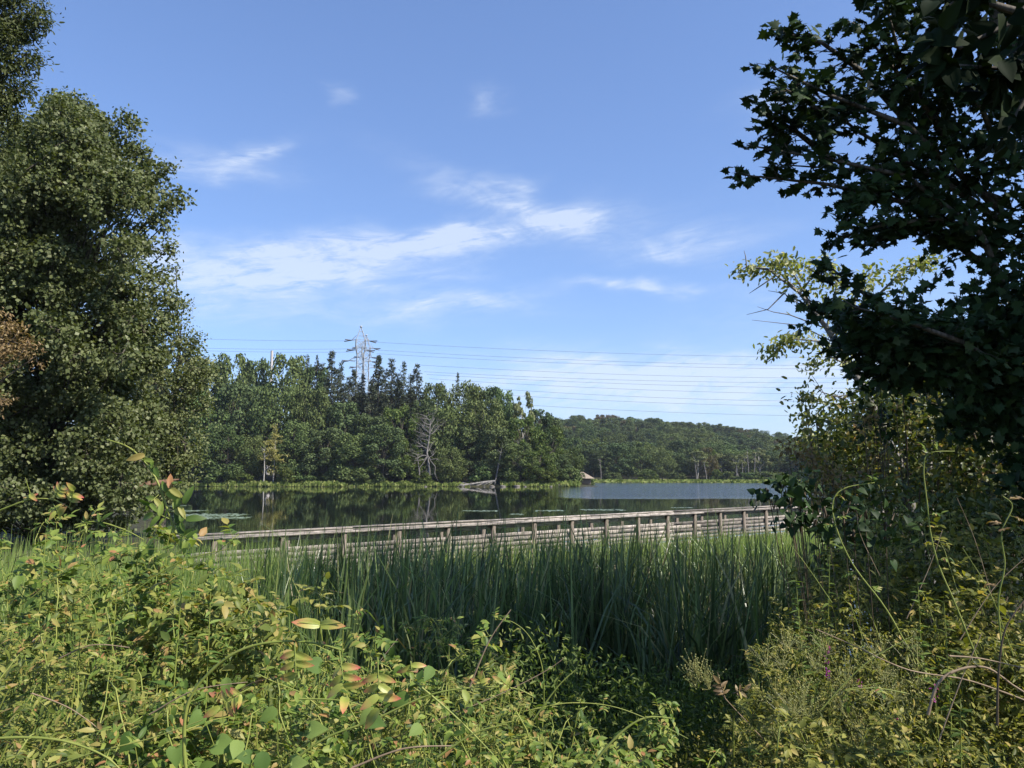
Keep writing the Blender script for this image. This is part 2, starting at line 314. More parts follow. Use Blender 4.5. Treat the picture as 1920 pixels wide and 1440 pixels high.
# water
def watermat():
    m, t, b = newmat('lake_water')
    b.inputs['Base Color'].default_value = (.008, .012, .008, 1); b.inputs['Roughness'].default_value = .015; b.inputs['IOR'].default_value = 1.55
    g = t.nodes.new('ShaderNodeNewGeometry'); s = t.nodes.new('ShaderNodeSeparateXYZ'); t.links.new(g.outputs['Position'], s.inputs[0])
    nn = t.nodes.new('ShaderNodeTexNoise'); nn.inputs['Scale'].default_value = .06; nn.inputs['Detail'].default_value = 3
    t.links.new(g.outputs['Position'], nn.inputs['Vector'])
    wob = mth(t, 'MULTIPLY', mth(t, 'SUBTRACT', nn.outputs[0], .5), 14)
    ya = mth(t, 'ADD', s.outputs[1], wob)
    # breeze-ruffled patch beyond the point of the promontory
    a = mth(t, 'MULTIPLY', mth(t, 'SUBTRACT', ya, 90), .09, clamp=True)
    edge = mth(t, 'SUBTRACT', s.outputs[0], mth(t, 'MULTIPLY', s.outputs[1], .045))
    bb = mth(t, 'MULTIPLY', mth(t, 'ADD', edge, mth(t, 'MULTIPLY', wob, .3)), .14, clamp=True)
    mask = mth(t, 'MULTIPLY', a, bb)
    mp = t.nodes.new('ShaderNodeMapping'); mp.inputs['Scale'].default_value = (1.0, 1.6, 1); t.links.new(g.outputs['Position'], mp.inputs[0])
    n1 = t.nodes.new('ShaderNodeTexNoise'); n1.inputs['Scale'].default_value = 2.2; n1.inputs['Detail'].default_value = 4; t.links.new(mp.outputs[0], n1.inputs['Vector'])
    b1 = t.nodes.new('ShaderNodeBump'); b1.inputs['Distance'].default_value = .13
    t.links.new(mth(t, 'ADD', .004, mth(t, 'MULTIPLY', mask, 1.0)), b1.inputs['Strength']); t.links.new(n1.outputs[0], b1.inputs['Height'])
    t.links.new(b1.outputs[0], b.inputs['Normal'])
    t.links.new(mth(t, 'ADD', .03, mth(t, 'MULTIPLY', mask, .06)), b.inputs['Roughness'])
    return m
w = MB(); w.add([[-1700, 4, 0], [1700, 4, 0], [1700, 330, 0], [-1700, 330, 0]], [[0, 1, 2, 3]])
tag(w.obj('water', watermat()), kind='structure')
# ------------------------------------------------------------------ far trees
def crown_far(seed, w, h, base, nb, per, mat, name, lob=.2, leaf=.30, prof=.42):
    per = int(per * 1.7)
    rng = np.random.default_rng(seed); mb = MB(); cs = []
    for i in range(nb):
        t = rng.random() ** .9; z = base + (h - base) * (.08 + .86 * t)
        tt = (z - base) / (h - base); rr = w / 2 * sqrt(max(.05, 1 - ((tt - prof) / (1.05 - prof if tt > prof else prof + .25)) ** 2))
        a = rng.random() * 2 * pi; k = rng.uniform(.45, .92) ** .7
        rb = w * lob * rng.uniform(.45, 1.05) * (1 - .35 * tt)
        c = np.array([cos(a) * rr * k, sin(a) * rr * k, min(z, h - rb * .8)]); cs.append((c, rb))
        n = int(per * (rb / (w * lob)) ** 2)
        d = rdir(rng, n); d[:, 2] = d[:, 2] * .85 + .18; d = unit(d)
        bump = 1 + .3 * np.sin(d[:, 0] * 7 + i) * np.cos(d[:, 1] * 6 + d[:, 2] * 5 + 2 * i)
        p = c + d * rb * (bump * rng.uniform(.72, 1.06, n))[:, None] * np.array([1, 1, .8])
        nr = unit(d + rng.normal(size=(n, 3)) * .38)
        mb.leaves(p, rdir(rng, n), nr, leaf * rng.uniform(.6, 1.25, n), CHIP)
    return mb.mesh(name, mat), cs
def trunk_mesh(seed, h, r, cs, name, mat, lean=0):
    rng = np.random.default_rng(seed); mb = MB()
    n = 7; z = np.linspace(-.6, h * .82, n); wob = np.cumsum(rng.normal(size=(n, 2)) * .12, 0); wob[0] = 0
    p = np.stack([wob[:, 0] + lean * z, wob[:, 1], z], 1); mb.tube(p, np.linspace(r, r * .25, n), 7)
    for c, rb in cs[::2]:
        zz = max(h * .2, c[2] * .62); q = np.array([np.interp(zz, z, p[:, 0]), np.interp(zz, z, p[:, 1]), zz])
        m = (q + c) / 2 + np.array([0, 0, -.05 * h * .3]); mb.tube([q, m, c], [r * .35, r * .22, r * .08], 5)
    return mb.mesh(name, mat, True)
protos = {}
def proto(kind, seed, w, h, base, nb, per, mat, **k):
    bark = k.pop('bark', 'bark')
    me, cs = crown_far(seed, w, h, base, nb, per, M[mat], 'crown', **k)
    protos[kind] = (me, trunk_mesh(seed + 1, h, h * .016, cs, 'trunk', M[bark]), w, h)
proto('broad1', 11, 11, 14, 1.2, 62, 250, 'far_a')
proto('broad2', 12, 10, 14, 1.0, 70, 220, 'far_b', lob=.17)
proto('broad3', 13, 12, 13, .8, 58, 260, 'far_a', lob=.22, prof=.5)
proto('tall1', 14, 7.5, 15, 1.5, 60, 190, 'far_b', lob=.2, prof=.5)
proto('olive1', 15, 9, 12, 1.2, 50, 200, 'far_c', lob=.19)
proto('airy1', 16, 7, 14, 5.0, 30, 130, 'far_pale', lob=.17, leaf=.36, bark='bark_pale')
proto('airy2', 17, 7.5, 14, 5.5, 28, 140, 'far_pale', lob=.18, leaf=.36, bark='bark_pale')
proto('bush1', 18, 6, 4.5, .2, 26, 200, 'far_a', lob=.2, leaf=.3)
proto('bush2', 19, 6, 4.5, .2, 26, 200, 'far_c', lob=.2, leaf=.3)
proto('rust1', 20, 10, 12, 1.5, 46, 200, 'far_rust', lob=.19)
def mk_spruce(seed, sparse=1.0):
    rng = np.random.default_rng(seed); H = 14; mb = MB(); tb = MB()
    tb.tube([[0, 0, -.5], [0, 0, H * .5], [0, 0, H]], [.22, .13, .02], 6)
    z = 1.2
    while z < H - .2:
        fr = 1 - z / H; L0 = (3.4 * fr ** .95 + .10) * rng.uniform(.7, 1.25)
        for k in range(rng.integers(4, 7)):
            if rng.random() > .6 + .4 * sparse: continue
            a = rng.random() * 2 * pi; ll = L0 * rng.uniform(.65, 1.2)
            d = np.array([cos(a), sin(a), 0]); tt = np.linspace(0, 1, 5)
            pts = np.array([0, 0, z]) + d * (tt * ll)[:, None] + np.array([0, 0, 1]) * (-.28 * ll * tt + .3 * ll * tt ** 2)[:, None]
            tb.tube(pts, np.linspace(.035, .012, 5), 3)
            n = int(20 * ll * sparse) + 5; s = rng.random(n) ** .7
            q = np.array([0, 0, z]) + d * (s * ll)[:, None] + np.array([0, 0, 1]) * (-.28 * ll * s + .3 * ll * s ** 2)[:, None]
            q += rng.normal(size=(n, 3)) * np.array([.1, .1, .05]) - np.array([0, 0, .06])
            f = unit(d + rng.normal(size=(n, 3)) * .5 + np.array([0, 0, -.25]))
            mb.leaves(q, f, np.array([0, 0, 1]) + rng.normal(size=(n, 3)) * .5, rng.uniform(.2, .42, n), DIA, .7)
        z += rng.uniform(.22, .46) * (.55 + fr)
    return mb.mesh('crown', M['spruce']), tb.mesh('trunk', M['bark'], True), 5.0, H
protos['spruce1'] = mk_spruce(31); protos['spruce2'] = mk_spruce(32, .7); protos['spruce3'] = mk_spruce(33, .5)
srng = np.random.default_rng(5)
def tree(kind, x, y, w, h, label, cat='tree', group=None, name='broadleaf_tree'):
    crown, trunk, pw, ph = protos[kind]
    o = thing(name, (x, y, float(height(x, y)) - .05), label, cat, group)
    o.rotation_euler.z = srng.random() * 2 * pi; o.scale = (w / pw, w / pw, h / ph)
    for nm, me in (('crown', crown), ('trunk', trunk)):
        link(bpy.data.objects.new(nm, me), o)
    return o
def tree_px(kind, px, D, top, wpx, label, cat='tree', group=None, name='broadleaf_tree'):
    p = P(px, top, D); z0 = float(height(p[0], p[1]))
    return tree(kind, p[0], p[1], wpx * D / F, p[2] - z0, label, cat, group, name)
# back rows of the promontory wood (photograph column, distance, crown top, crown width)
G1 = 'broadleaf trees in the wood across the lake'
back = [
 ('broad2', 250, 205, 640, 150), ('broad1', 330, 208, 650, 140), ('broad2', 395, 210, 672, 110), ('broad1', 438, 212, 664, 85), ('broad2', 480, 215, 672, 80),
 ('broad1', 540, 212, 666, 100), ('broad2', 590, 218, 682, 80), ('broad2', 690, 224, 735, 110), ('broad3', 760, 224, 735, 110),
 ('broad1', 822, 212, 718, 80), ('broad3', 868, 206, 716, 100), ('broad2', 912, 208, 722, 85), ('broad1', 938, 204, 730, 66),
 ('tall1', 1012, 206, 764, 62), ('broad2', 1030, 210, 782, 60)]
bl = ['dark tree crown behind the leftmost wood across the lake', 'dark rounded tree half hidden by the big near tree on the left', 'broad dark tree at the left end of the far wood top line',
 'domed dark tree topping the wood left of the pale chimney', 'dark tree just left of the pale chimney tip', 'large domed dark tree just right of the pale chimney', 'dark tree between the chimney dome tree and the spruces',
 'dark broadleaf tree in front of the pylon base', 'dark tree below the rightmost spruces', 'light topped green tree right of the last spruce', 'rounded green tree above the dead snag on its right', 'tall rounded green tree left of the steep edge of the wood',
 'green tree whose right side drops steeply to open sky', 'slender dark tree right of the pale thin treetop', 'dark tree at the sloping right end of the far wood']
for (k, px, D, tp, wp), lb in zip(back, bl): tree_px(k, px, D, tp, wp, lb, group=G1)
mid = [
 ('broad1', 395, 196, 735, 110, 'dark tree in the middle tier at the far left of the wood'), ('broad2', 450, 198, 715, 100, 'blue green tree in the middle tier above the yellow larch on its left'),
 ('broad3', 520, 197, 722, 100, 'dark tree directly behind the yellow larch'), ('broad1', 585, 195, 728, 95, 'bright green rounded tree mid height right of the yellow larch'),
 ('broad2', 640, 196, 752, 90, 'green tree in front of the leftmost tall spruce'), ('broad2', 700, 194, 775, 90, 'grey green tree below the pylon'),
 ('olive1', 752, 197, 758, 85, 'olive tree left of the grey dead snag'), ('tall1', 800, 200, 745, 70, 'green tree right behind the grey dead snag'), ('broad3', 845, 194, 760, 95, 'big dark tree just right of the grey dead snag'),
 ('broad1', 905, 192, 748, 105, 'big full green tree above the bleached driftwood'), ('airy1', 982, 197, 730, 46, 'tall pale thin topped tree rising at the right end of the wood'), ('olive1', 985, 190, 778, 76, 'yellowish olive tree under the pale thin treetop'),
 ('olive1', 1030, 190, 800, 70, 'olive tree near the right tip of the wood'), ('broad3', 1062, 192, 838, 62, 'low rounded green tree beside the little hut roof'), ('broad1', 330, 194, 770, 120, 'dark tree at waterside partly behind the big near tree')]
for k, px, D, tp, wp, lb in mid: tree_px(k, px, D, tp, wp, lb, group=G1)
front = [
 ('broad2', 372, 187, 800, 90, 'dark low tree at the left waterside of the wood'), ('broad1', 428, 186, 795, 88, 'dark leafy tree at waterside left of the yellow larch'), ('broad3', 468, 189, 815, 60, 'small dark tree left of the bare pale trunks'),
 ('broad1', 552, 187, 790, 80, 'green waterside tree right of the yellow larch'), ('broad2', 610, 186, 800, 86, 'leafy green waterside tree with pale lower boughs'), ('broad1', 664, 184, 812, 84, 'rounded waterside tree leaning over the grass'),
 ('broad2', 722, 183, 795, 92, 'round bushy waterside tree left of the dead snag'), ('olive1', 758, 185, 822, 66, 'low olive green tree at the foot of the dead snag'), ('broad3', 845, 186, 838, 62, 'low green tree right of the dead snag'), ('broad2', 882, 190, 800, 80, 'dark tree standing over the bleached driftwood'),
 ('broad2', 930, 187, 800, 78, 'dark tree with leaning grey trunks at its foot'), ('broad1', 975, 183, 830, 70, 'leafy tree at waterside right of the driftwood'), ('olive1', 1010, 182, 842, 62, 'olive bushy tree at the tip of the promontory'), ('broad2', 1045, 186, 850, 58, 'low dark tree at the very tip of the promontory')]
for k, px, D, tp, wp, lb in front: tree_px(k, px, D, tp, wp, lb, group=G1)
bushes = [(410, 184, 880, 60, 'bush1'), (455, 183, 888, 44, 'bush2'), (575, 184, 876, 60, 'bush1'), (640, 183, 872, 66, 'bush1'), (690, 182, 878, 60, 'bush1'), (790, 183, 886, 40, 'bush2'), (905, 185, 872, 60, 'bush1'), (960, 184, 876, 54, 'bush1'), (1020, 182, 880, 52, 'bush2'), (1068, 184, 878, 46, 'bush1')]
bul = ['low bush at the waterline at the left end of the far wood', 'small olive bush left of the pale bare trunk', 'low bush right of the lone round bush', 'low dark bush under the waterside tree with pale boughs', 'low bush under the rounded waterside tree', 'small olive bush at the foot of the dead snag',
       'low dark bush directly above the bleached driftwood', 'low bush behind the pale rocks right of the driftwood', 'olive bush near the promontory tip', 'last small bush on the promontory tip beside the hut roof']
for (px, D, tp, wp, k), lb in zip(bushes, bul): tree_px(k, px, D, tp, wp, lb, 'bush', 'waterline bushes under the far wood', 'waterside_bush')
tree_px('bush2', 538, 180.5, 876, 36, 'round grey green bush standing alone in the waterside grass', 'bush', name='round_bush')
# spruces
sp = [('spruce3', 577, 216, 663, 26), ('spruce2', 595, 217, 664, 32), ('spruce1', 623, 210, 655, 44), ('spruce2', 640, 218, 676, 34), ('spruce1', 664, 220, 690, 36), ('spruce3', 680, 214, 700, 40), ('spruce1', 711, 212, 664, 48), ('spruce2', 735, 214, 669, 46),
      ('spruce3', 757, 218, 676, 40), ('spruce2', 782, 210, 680, 52), ('spruce3', 858, 216, 697, 24), ('spruce2', 695, 206, 720, 50), ('spruce1', 750, 206, 712, 50), ('spruce2', 645, 206, 715, 46), ('spruce1', 610, 206, 722, 46), ('spruce2', 722, 203, 735, 46)]
sp += [('spruce2', 604, 219, 678, 40), ('spruce3', 634, 215, 690, 44), ('spruce2', 655, 212, 704, 50), ('spruce3', 672, 222, 716, 54), ('spruce2', 700, 219, 700, 44), ('spruce3', 724, 218, 690, 50), ('spruce2', 745, 220, 698, 44), ('spruce3', 770, 215, 700, 50), ('spruce2', 690, 211, 745, 60), ('spruce3', 770, 208, 728, 54)]
slb2 = ['ragged spruce filling in left of the tallest dark one', 'sparse spruce just right of the tallest dark one', 'thin lower spruce left of the pylon', 'grey see-through spruce before the pylon legs', 'lower spruce tucked left of the dense dark one', 'sparse spruce between the dense dark one and the ragged one', 'lower spruce between the ragged and the thin ones', 'sparse spruce left of the one with the long bough', 'low spruce whose top just hides the pylon foot', 'low ragged spruce under the one with the long bough']
slb = ['thin faint spruce tip furthest left in the spruce row', 'small pointed spruce left of the tallest dark one', 'tallest dark spruce with a bare lower trunk', 'spruce leaning against the right side of the tallest one', 'short spruce just left of the pylon',
 'thin spruce directly before the pylon', 'dense dark spruce just right of the pylon', 'ragged spruce second right of the pylon', 'thin see-through spruce right of the ragged one', 'open branched spruce at the right end of the row with a long bough', 'lone thin spruce tip above the rounded green trees',
 'ragged lower spruce under the pylon', 'lower dense spruce right of the pylon', 'lower ragged spruce left of the pylon', 'lower dark spruce below the tallest one', 'low spruce in the gap under the pylon']
slb += slb2
for (k, px, D, tp, wp), lb in zip(sp, slb): tree_px(k, px, D, tp, wp * 1.35, lb, 'tree', 'spruces above the far wood', 'spruce_tree')
# larch with golden needles, bare trunk
def larch():
    rng = np.random.default_rng(3); b = P(512, 905, 183); top = P(512, 793, 183); H = top[2] - height(b[0], b[1])
    o = thing('larch_tree', (b[0], b[1], float(height(b[0], b[1]))), 'small golden yellow larch standing against the dark wood', 'tree')
    t = MB(); t.tube([[0, 0, -.3], [.2, 0, H * .5], [.05, 0, H]], [.16, .1, .03], 6); m = MB()
    for i in range(46):
        z = H * (.38 + .6 * (i / 46)); ll = (4.0 * (1 - (z / H - .38) / .66) + .4) * rng.uniform(.5, 1.1); a = rng.random() * 2 * pi
        d = np.array([cos(a), sin(a) * .8, rng.uniform(-.2, .1)]); t.tube([[.1, 0, z], np.array([.1, 0, z]) + d * ll], [.04, .015], 3)
        n = int(28 * ll); s = rng.random(n); q = np.array([.1, 0, z]) + d * (s * ll)[:, None] + rng.normal(size=(n, 3)) * .17
        m.leaves(q, rdir(rng, n), rdir(rng, n), rng.uniform(.2, .42, n), DIA, 1.2)
    for zz, dx in ((H * .28, 1.6), (H * .2, -.7)):
        n = 110; q = np.array([dx * .5, 0, zz]) + rng.normal(size=(n, 3)) * np.array([.8, .4, .3]); m.leaves(q, rdir(rng, n), rdir(rng, n), .35, DIA, 1.2)
        t.tube([[.15, 0, zz - .2], [dx, 0, zz + .3]], [.04, .02], 3)
    m.obj('crown', M['larch'], o); t.obj('trunk', M['bark_pale'], o, True)
larch()
def bare(px, D, y0, y1, lean, r, lb, grp='bare grey trunks in the far wood', mat='snag'):
    a = P(px, y0, D); b = P(px + lean, y1, D); zb = float(height(a[0], a[1]))
    t = MB(); h = b[2] - zb; dx = b[0] - a[0]
    t.tube([[0, 0, -.3], [dx * .35 + .1, 0, h * .4], [dx * .8 - .08, 0, h * .75], [dx, 0, h]], [r, r * .8, r * .6, r * .25], 6)
    rng = np.random.default_rng(int(px))
    for i in range(6):
        s = rng.uniform(.45, .95); p0 = np.array([dx * s, 0, h * s]); d = unit(np.array([rng.normal(), rng.normal() * .5, .8])) * h * .14
        t.tube([p0, p0 + d * .6 + [0, 0, -.1], p0 + d], [r * .35, r * .25, r * .1], 4)
    o = t.obj('bare_trunk', M[mat], smooth=True); o.location = (a[0], a[1], zb); tag(o, lb, 'tree trunk', grp)
bare(494, 182, 905, 838, 3, .17, 'straight pale bare trunk just left of the yellow larch', mat='bark_pale')
bare(786, 183, 905, 850, -2, .16, 'short grey stub left of the dead snag')
bare(927, 182, 908, 840, 14, .2, 'leaning grey trunk right of the bleached driftwood')
bare(936, 184, 905, 830, 6, .14, 'thin upright grey trunk behind the leaning one')
# dead snag
def branch(mb, rng, p, d, ln, r, lvl):
    n = 5; pts = [p]; dd = d.copy()
    for i in range(n - 1):
        dd = unit(dd + rng.normal(size=3) * .22 + np.array([0, 0, .03])); pts.append(pts[-1] + dd * ln / (n - 1))
    mb.tube(pts, np.linspace(r, r * .35, n), 5 if lvl < 2 else 3)
    if lvl < 3:
        for i in range(3 if lvl else 5):
            k = rng.integers(1, n); nd = unit(dd * .6 + rng.normal(size=3) * np.array([.9, .5, .6]) + np.array([0, 0, .25 if lvl else .5]))
            branch(mb, rng, pts[k], nd, ln * rng.uniform(.4, .7), max(.03, r * .5), lvl + 1)
def snag():
    rng = np.random.default_rng(41); b = P(802, 905, 183); zb = float(height(b[0], b[1])); t = MB(); H = P(802, 760, 183)[2] - zb
    tr = [[.2, 0, -.4], [.3, 0, H * .2], [-.3, 0, H * .4], [.3, 0, H * .62], [.4, 0, H * .8]]
    t.tube(tr, [.36, .28, .22, .15, .06], 7)
    for i in range(20):
        z = rng.uniform(.25, .8) * H; x = np.interp(z, [q[2] for q in tr], [q[0] for q in tr]); s = 1 if rng.random() > .52 else -1
        branch(t, rng, np.array([x, 0, z]), unit(np.array([s * rng.uniform(.4, 1), rng.normal() * .4, rng.uniform(0, 1.2)])), rng.uniform(2.2, 4.8), .11, 1)
    for s, x1, zt in ((-1, -2.4, H * .02), (1, 2.4, H * .05), (-1, -4.0, H * .24), (1, 3.0, H * .3)):
        t.tube([[0, -.3, H * .36], [x1 * .2, -.6, H * .31], [x1 * .75, -.9, H * .2 + zt * .4], [x1 * .7, -1, H * .1 + zt * .7], [x1, -1.1, zt]], [.13, .11, .09, .07, .03], 5)
    o = t.obj('dead_tree', M['snag'], smooth=True); o.location = (b[0], b[1], zb)
    tag(o, 'leafless grey dead tree with drooping pale limbs at the waterside', 'dead tree')
snag()
def driftwood():
    rng = np.random.default_rng(8); c = P(890, 909, 177.5); t = MB()
    t.tube([[4.6, 0, 1.25], [2.4, 0, 1.1], [0, -.2, .7], [-3, -.5, .25]], [.22, .2, .17, .08], 7)
    for i in range(22):
        x = rng.uniform(-2.5, 4.2); z = np.interp(x, [-3, 4.6], [.3, 1.2]); e = np.array([x - rng.uniform(.8, 2.6), rng.uniform(-1.2, .6), rng.uniform(-.1, .5) + .25 * (x > 0)])
        m = (np.array([x, 0, z]) + e) / 2 + rng.normal(size=3) * .18 + [0, 0, .15]; t.tube([[x, 0, z], m, e], [.11, .08, .03], 4)
    o = t.obj('driftwood', M['deadwood'], smooth=True); o.location = (c[0], c[1], 0); tag(o, 'pile of bleached fallen branches lying at the far waterline', 'driftwood')
driftwood()
RL = ['small rock left of the bleached driftwood', 'rock under the middle of the bleached driftwood', 'rock at the right end of the bleached driftwood', 'largest rock just right of the bleached driftwood', 'smaller rock second right of the bleached driftwood', 'rock third right of the bleached driftwood',
      'small separate rock below the leafy waterside tree', 'large pale rock at the promontory tip', 'outermost rock at the promontory tip', 'lone small rock below the dead snag', 'small rock before the olive tree near the promontory tip']
rrng = np.random.default_rng(12)
for i, (px, s, dd) in enumerate([(868, .35, 0), (905, .45, 0), (925, .6, 0), (938, .8, 0), (950, .55, 0), (962, .7, 0), (985, .4, 0), (1052, .9, 1), (1060, .7, 1), (800, .5, 0), (1030, .4, 1)]):
    c = P(px, 911, 177 if not dd else 176) + np.array([rrng.normal() * .5, rrng.uniform(-.5, 2.5), 0]); s = s * rrng.uniform(.6, 1.1); r = MB(); u = np.linspace(0, pi, 6); v = np.linspace(0, 2 * pi, 9)[:-1]
    vv = np.array([[sin(a) * cos(b), sin(a) * sin(b), cos(a)] for a in u for b in v]); vv = vv * (1 + .2 * np.sin(vv[:, :1] * 5 + i) * np.cos(vv[:, 1:2] * 4)) * np.array([s, s * .7, s * .5])
    k = 8; f = [[a * k + b, a * k + (b + 1) % k, (a + 1) * k + (b + 1) % k, (a + 1) * k + b] for a in range(5) for b in range(k)]
    r.add(vv, f); o = r.obj('rock', M['rock'], smooth=True); o.location = (c[0], c[1], .05); tag(o, RL[i], 'rock', 'rocks along the promontory waterline')
# pylons
def pylon(px, D, ytop, mast, lb, scale=.85):
    b = P(px, ytop, D); zb = float(height(b[0], b[1])); H = b[2] - zb
    o = thing('transmission_tower', (b[0], b[1], zb), lb, 'pylon', 'power line towers behind the wood')
    o.rotation_euler.z = radians(16)
    t = MB(); lv = [0, .2, .36, .5, .6, .68, .75, .81, .86, .907]; hw = [3.6, 2.9, 2.2, 1.8, 1.6, 1.4, 1.3, 1.25, 1.8, 1.8]
    def cor(i): return [np.array([sx * hw[i], sy * hw[i], lv[i] * H]) for sx, sy in ((-1, -1), (1, -1), (1, 1), (-1, 1))]
    for i in range(len(lv) - 1):
        a, c = cor(i), cor(i + 1)
        for k in range(4):
            t.bar(a[k], c[k], .17 * scale); t.bar(a[k], c[(k + 1) % 4], .10 * scale); t.bar(a[(k + 1) % 4], c[k], .10 * scale); t.bar(c[k], c[(k + 1) % 4], .10 * scale)
    t.obj('mast', M['steel'], o)
    for s in (-1,) if mast == 1 else (1,):
        pk = MB(); c = cor(len(lv) - 1)
        for q in c: pk.bar(q, [0, 0, H], .14 * scale)
        for f in (.35, .65):
            pts = [q * (1 - f) + np.array([0, 0, H]) * f for q in c]
            for k in range(4): pk.bar(pts[k], pts[(k + 1) % 4], .08 * scale)
        pk.box((0, 0, H + .1), (.8, .8, .6)); pk.obj('peak', M['steel'], o)
    for zz, ln in ((.907, 3.4), (.84, 2.6), (.765, 4.4)):
        for sgn in (-1, 1):
            a = MB(); e = np.array([sgn * (ln), 0, zz * H])
            for yy in (-1.9, 1.9): a.bar([sgn * 1.8, yy, zz * H], e, .12 * scale); a.bar([sgn * 1.8, yy, zz * H + 1.6], e, .10 * scale)
            ar = a.obj('crossarm', M['steel'], o)
            for q in (-1, 1):
                n = MB(); n.tube([e + [0, 0, -.1], e + [sgn * 2.6, q * 2.2, -.3]], [.2, .2], 6); n.obj('insulator', M['insul'], ar)
    return o
pylon(677, 300, 613, 1, 'lattice steel power tower with the taller pointed peak')
pylon(687, 345, 629, 2, 'second steel power tower showing behind the taller one')
# wires
def wire(x0, y0, x1, y1, D0, D1, sag, lb):
    a, b = P(x0, y0, D0), P(x1, y1, D1); t = np.linspace(0, 1, 26)
    p = a[None] * (1 - t[:, None]) + b[None] * t[:, None]; p[:, 2] -= sag * 4 * t * (1 - t)
    m = MB(); m.tube(p, .045, 4); tag(m.obj('power_line', M['wire'], origin=a), lb, 'power line', 'power lines over the lake')
wl = [(697, 641, 1960, 668, 'topmost thin power line running right from the pylon'), (704, 656, 1960, 683, 'second power line from the top on the right of the pylon'), (706, 663, 1960, 689, 'third power line from the top right of the pylon'),
      (780, 684, 1960, 704, 'fourth power line down, starting right of the spruce row'), (795, 697, 1960, 711, 'fifth power line down, above the rounded treetops'), (800, 702, 1960, 725, 'sixth power line down, above the rounded treetops'),
      (805, 710, 1960, 738, 'seventh power line down, grazing the rounded treetops'), (900, 727, 1960, 748, 'third power line from the bottom over the hill'), (920, 739, 1960, 757, 'second lowest power line over the wooded hill'), (950, 757, 1960, 778, 'lowest power line just above the wooded hill')]
for x0, y0, x1, y1, lb in wl: wire(x0, y0, x1, y1, 300, 300, 2.2 + .1 * (y0 % 7), lb)
for x0, y0, x1, y1, lb in [(200, 627, 655, 639, 'highest power line left of the pylon'), (200, 646, 660, 654, 'middle power line left of the pylon'), (200, 650, 664, 660, 'lowest power line left of the pylon')]:
    wire(x0, y0, x1, y1, 300, 300, .8, lb)
ch = P(510, 658, 280); m = MB(); m.tube([[0, 0, 0], [0, 0, 10], [0, 0, ch[2] - 2]], [.9, .7, .45], 10); m.tube([[0, 0, ch[2] - 2], [0, 0, ch[2] - 1.9]], [.5, .5], 10); m.tube([[0, 0, ch[2] - 1.9], [0, 0, ch[2] - 1.89]], [.5, .01], 10)
o = m.obj('chimney', M['concrete'], smooth=False); o.location = (ch[0], ch[1], 2); tag(o, 'slim pale chimney top rising behind the dark wood', 'chimney')
# hut
hb = P(1092, 905, 205); o = thing('lakeside_hut', (hb[0], hb[1], .1), 'small hut with a brown pointed roof beside the promontory tip', 'hut')
m = MB(); s = 2.9; m.add([[-s, -s, 1.6], [s, -s, 1.6], [s, s, 1.6], [-s, s, 1.6], [0, 0, 3.4]], [[0, 1, 4], [1, 2, 4], [2, 3, 4], [3, 0, 4]]); m.obj('roof', M['shingle'], o)
m = MB(); m.box((0, 0, .8), (4, 4, 1.6)); m.obj('wall', M['post'], o)
# ------------------------------------------------------------------ far shore and hill
G2 = 'trees covering the far hillside'
hr = np.random.default_rng(77); cnt = 0
shoretrees = [('broad1', 1075, 820, 56), ('broad2', 1108, 838, 48), ('tall1', 1128, 842, 44), ('broad2', 1160, 830, 52), ('broad1', 1200, 838, 54), ('broad3', 1240, 842, 50), ('broad2', 1270, 848, 44), ('airy2', 1306, 845, 44), ('rust1', 1328, 838, 36), ('airy2', 1352, 850, 36),
              ('tall1', 1366, 848, 34), ('airy1', 1398, 846, 36), ('airy2', 1382, 852, 34), ('airy1', 1424, 838, 38), ('broad2', 1440, 850, 36), ('broad1', 1460, 852, 46), ('broad2', 1490, 852, 44), ('broad2', 1525, 845, 60), ('broad1', 1570, 845, 60), ('broad2', 1640, 845, 70), ('broad1', 1040, 830, 60)]
stl = ['tree left of the hut roof at the hill foot', 'tree right of the hut roof at the far shore', 'tall narrow tree with a pale trunk right of the hut', 'dark tree above the far marsh left of centre', 'green tree above the far marsh', 'dark green tree left of the pale pair of trees', 'dark low tree beside the pale pair of trees',
       'pale round crowned tree with light trunks on the far shore', 'russet brown crowned tree on the far shore', 'thin crowned tree right of the russet one', 'narrow tree left of the open pale trunks', 'thin tree among pale trunks on the far shore', 'second thin tree among pale trunks on the far shore', 'yellow green tree with bare pale trunk on the far shore',
       'dark tree right of the yellow green one on the far shore', 'rounded green tree near the right end of the far shore', 'dark tree near the right end of the far shore', 'dark far shore tree beside the orange leaved branch', 'far shore tree glimpsed past the right shrubs', 'far shore tree mostly hidden by right shrubs', 'hill foot tree behind the promontory tip']
for (k, px, tp, wp), lb in zip(shoretrees, stl): tree_px(k, px, 312 + hr.uniform(-3, 8), tp, wp, lb, group='trees along the far shore')
for px, y0, y1, ln, lb in [(1306, 905, 862, -3, 'pale trunk under the round pale crown on the far shore'), (1325, 905, 866, -5, 'pale trunk under the russet crown on the far shore'), (1352, 905, 880, 1, 'short thick pale trunk right of the russet crown'), (1404, 905, 842, -3, 'tallest pale bare trunk on the far shore'),
                       (1413, 905, 850, 4, 'pale trunk just right of the tallest bare one on the far shore'), (1392, 905, 868, 0, 'thin pale trunk just left of the tallest bare one'), (1380, 903, 872, 1, 'thin short pale trunk two left of the tallest bare one'), (1127, 903, 858, -2, 'lone pale trunk right of the hut roof')]:
    bare(px, 306, y0, y1, ln, .2, lb, 'pale trunks on the far shore', 'snag')
rows = np.linspace(326, 640, 19)
kinds = ['broad1', 'broad2', 'broad3', 'broad2', 'tall1', 'olive1', 'broad1', 'broad3', 'broad2']
